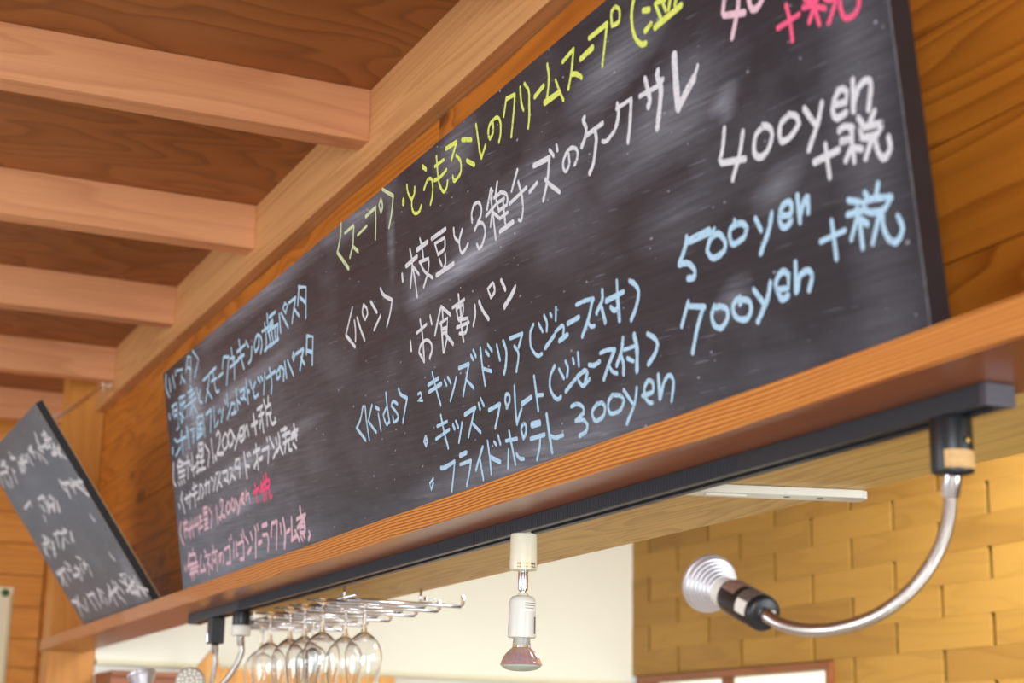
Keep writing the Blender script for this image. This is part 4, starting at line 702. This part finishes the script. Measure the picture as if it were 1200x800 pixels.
gooseneck('right one of the two small far lamps, round adapter with pale collar', -3.12,
          [(-3.12, .859, 1.7815), (-3.1253, .864, 1.7501), (-3.1442, .8505, 1.7115), (-3.1747, .8284, 1.6777), (-3.205, .790, 1.640), (-3.225, .760, 1.622), (-3.245, .735, 1.625)],
          (-3.250, .731, 1.630), (-3.262, .722, 1.668), (-.25, -.15, .9), 'ring')

# ---------------------------------------------------------------- white bracket under the lintel
br = thing('bracket_rail', 'white enamelled metal strip with two screw holes under the lintel', 'rail', (-1.52, .99, 1.843))
p0, p1 = Vector((-1.556, .888, 0)), Vector((-1.500, 1.082, 0)); u = (p1 - p0).normalized(); v = Vector((u.y, -u.x, 0)); W_ = .030
bm = bmesh.new(); ring_ = []
outline = [p0, p1 - u * .004, p1 + v * .003, p1 + v * (W_ - .006), p1 + v * W_ - u * .008, p0 + v * W_]
for z_ in (1.8422, 1.8340): ring_.append([bm.verts.new((q_.x, q_.y, z_)) for q_ in outline])
for i in range(6): bm.faces.new((ring_[0][i], ring_[0][(i + 1) % 6], ring_[1][(i + 1) % 6], ring_[1][i]))
bm.faces.new(ring_[0]); bm.faces.new(ring_[1]); bm_obj('strip', bm, M['white_paint'], br, loc=(-1.52, .99, 1.838))
for t_ in (.58, .76):
    c_ = p0.lerp(p1, t_) + v * W_ * .5; lathe('screw', (c_.x, c_.y, 1.8342), (0, 0, -1), [(0, .0038), (.0006, .0036), (.0008, .002)], plain('screw_grey', (96, 90, 80), .4, .6), br, 16)
c_ = p0.lerp(p1, .25) + v * W_ * .5
bm = bmesh.new(); q4 = [c_ - u * .022 - v * .004, c_ + u * .022 - v * .004, c_ + u * .022 + v * .004, c_ - u * .022 + v * .004]
a4 = [bm.verts.new((q_.x, q_.y, 1.8342)) for q_ in q4]; b4 = [bm.verts.new((q_.x, q_.y, 1.8325)) for q_ in q4]
for i in range(4): bm.faces.new((a4[i], a4[(i + 1) % 4], b4[(i + 1) % 4], b4[i]))
bm.faces.new(a4); bm.faces.new(b4); bm_obj('raised_tab', bm, M['white_paint'], br, loc=(c_.x, c_.y, 1.833))

# ---------------------------------------------------------------- hanging glass rack
rk = thing('glass_rack', 'chrome wire rack under the lintel holding upside-down wine glasses', 'rack', (-2.97, 1.0, 1.84))
RX = [-2.648, -2.702, -2.752, -2.812, -2.862, -2.935, -2.992, -3.045, -3.12, -3.19, -3.262, -3.28 - .045]
for i, x in enumerate(RX):
    ye = 1.105 if i % 2 == 0 else 1.06
    tube('rail', [(x, .903, 1.8125), (x, ye - .004, 1.8125), (x, ye, 1.8165), (x, ye, 1.830)], .0034, M['chrome'], rk, 10)
for y, z in ((.915, 1.8205), (1.050, 1.8205)):
    tube('cross_bar', [(-3.33, y, z), (-2.64, y, z)], .0021, M['chrome'], rk, 8)
for x in (-2.70, -3.25):
    for y in (.915, 1.05): tube('hanger', [(x, y, 1.8165), (x, y, 1.8428)], .0025, M['chrome'], rk, 8)

def wine_glass_mesh():
    out = [(0, .0300), (.0012, .0302), (.0022, .0290), (.0045, .010), (.008, .0042), (.015, .0033), (.040, .0032), (.048, .0040), (.053, .0075), (.060, .0165), (.070, .0250), (.082, .0298), (.094, .0310), (.110, .0295), (.128, .0262), (.140, .0240)]
    inn = [(.1402, .0232), (.128, .0254), (.110, .0287), (.094, .0302), (.082, .0290), (.070, .0241), (.061, .0155), (.056, .0070), (.0545, .0010)]
    return out, inn
gp = [(-2.68, .945), (-2.790, .950), (-2.725, .888), (-2.836, .893), (-2.908, .889), (-3.018, .886), (-3.226, .930), (-2.965, .950)]
glab = ['wine glass hanging nearest the right end of the rack', 'wine glass second from the right, seen between two larger ones, in the back row', 'wine glass hanging third from the right, in the front row of the rack', 'wine glass hanging in the middle of the front row of the rack', 'wine glass hanging left of the middle of the front row', 'wine glass hanging nearest to the far lamps in the front row', 'wine glass hanging just behind the necks of the two far lamps', 'wine glass half hidden in the back row, left of the middle']
proto = None
for (gx, gy), lb in zip(gp, glab):
    if proto is None:
        g = thing('wine_glass', lb, 'glass', (gx, gy, 1.8170), 'wine glasses hanging upside down from the rack'); out, inn = wine_glass_mesh()
        lathe('foot', (gx, gy, 1.8170), (0, 0, -1), [(0, .0295), (.0012, .0302), (.0022, .0290), (.0045, .010), (.0070, .0042)], M['glass'], g, 40)
        lathe('stem', (gx, gy, 1.8100), (0, 0, -1), [(0, .0042), (.006, .0034), (.030, .0032), (.040, .0040), (.0450, .0060)], M['glass'], g, 20)
        lathe('bowl', (gx, gy, 1.8170), (0, 0, -1), [(h, r) for h, r in out if h > .052] + inn, M['glass'], g, 48, cap0=True, cap1=True)
        proto = g
    else:
        g = proto.copy(); C.objects.link(g); g.location = (gx, gy, 1.8170); g['label'] = lb
        for ch in list(proto.children):
            c2 = ch.copy(); C.objects.link(c2); c2.parent = g

# ---------------------------------------------------------------- kitchen pieces seen under the ledge
ct = box('worktop', (-4.851, -4.35, .93, 2.6, .88, .92), M['white_paint']); tag(ct, 'pale kitchen worktop along the cream wall, below the picture', 'worktop')
cb_ = thing('base_cabinet', 'wooden cabinet under the pale kitchen worktop', 'cabinet', (-4.6, 1.75, 0)); box('body', (-4.851, -4.38, .93, 2.6, 0, .88), M['cabinet'], cb_)
for i in range(4): box('door', (-4.38, -4.362, .94 + i * .415, 1.345 + i * .415, .05, .86), M['cabinet'], cb_, bevel=.002)
cab = thing('tall_cabinet', 'brown wooden cabinet top against the cream wall beside the post', 'cabinet', (-4.75, 1.02, .92))
box('body', (-4.835, -4.62, .928, 1.13, .92, 1.772), M['cabinet'], cab); box('cabinet_top', (-4.836, -4.61, .927, 1.135, 1.772, 1.786), M['cabinet'], cab, bevel=.002)
# pointed wooden rack standing on the worktop
pr_ = thing('wooden_rack', 'golden wooden divider with a pointed corner behind the far lamps and glasses', 'rack', (-4.6, 1.45, .92))
bm = bmesh.new(); oy = [(1.146, 1.795), (1.190, 1.852), (1.206, 1.822), (1.212, 1.802), (1.715, 1.797), (1.715, .92), (1.146, .92)]
A = [bm.verts.new((-4.61, y, z)) for y, z in oy]; B = [bm.verts.new((-4.59, y, z)) for y, z in oy]
for i in range(7): bm.faces.new((A[i], A[(i + 1) % 7], B[(i + 1) % 7], B[i]))
bm.faces.new(A); bm.faces.new(B); bm_obj('side_board', bm, M['rack_wood'], pr_, loc=(-4.6, 1.45, 1.4))
for y in (1.30, 1.45, 1.60): box('upright', (-4.5895, -4.575, y - .012, y + .012, .92, 1.79), M['rack_wood'], pr_, bevel=.001)

# paper strip with a green magnet on the far wall
pp = thing('notice_paper', 'cream paper notice pinned on the far plank wall at the left edge', 'paper', (-5.655, .73, 1.93))
box('sheet', (-5.6594, -5.6575, .60, .806, 1.60, 2.086), M['paper'], pp); o = box('side_band', (-5.6574, -5.6569, .796, .805, 1.601, 2.062), plain('paper_band', (206, 196, 150), .8), pp)
mg = lathe('magnet', (-5.6575, .781, 2.067), (1, 0, 0), [(0, .0125), (.003, .0125), (.006, .009), (.0068, .003)], M['green'], None, 24); tag(mg, 'round green magnet holding the cream paper notice', 'magnet')
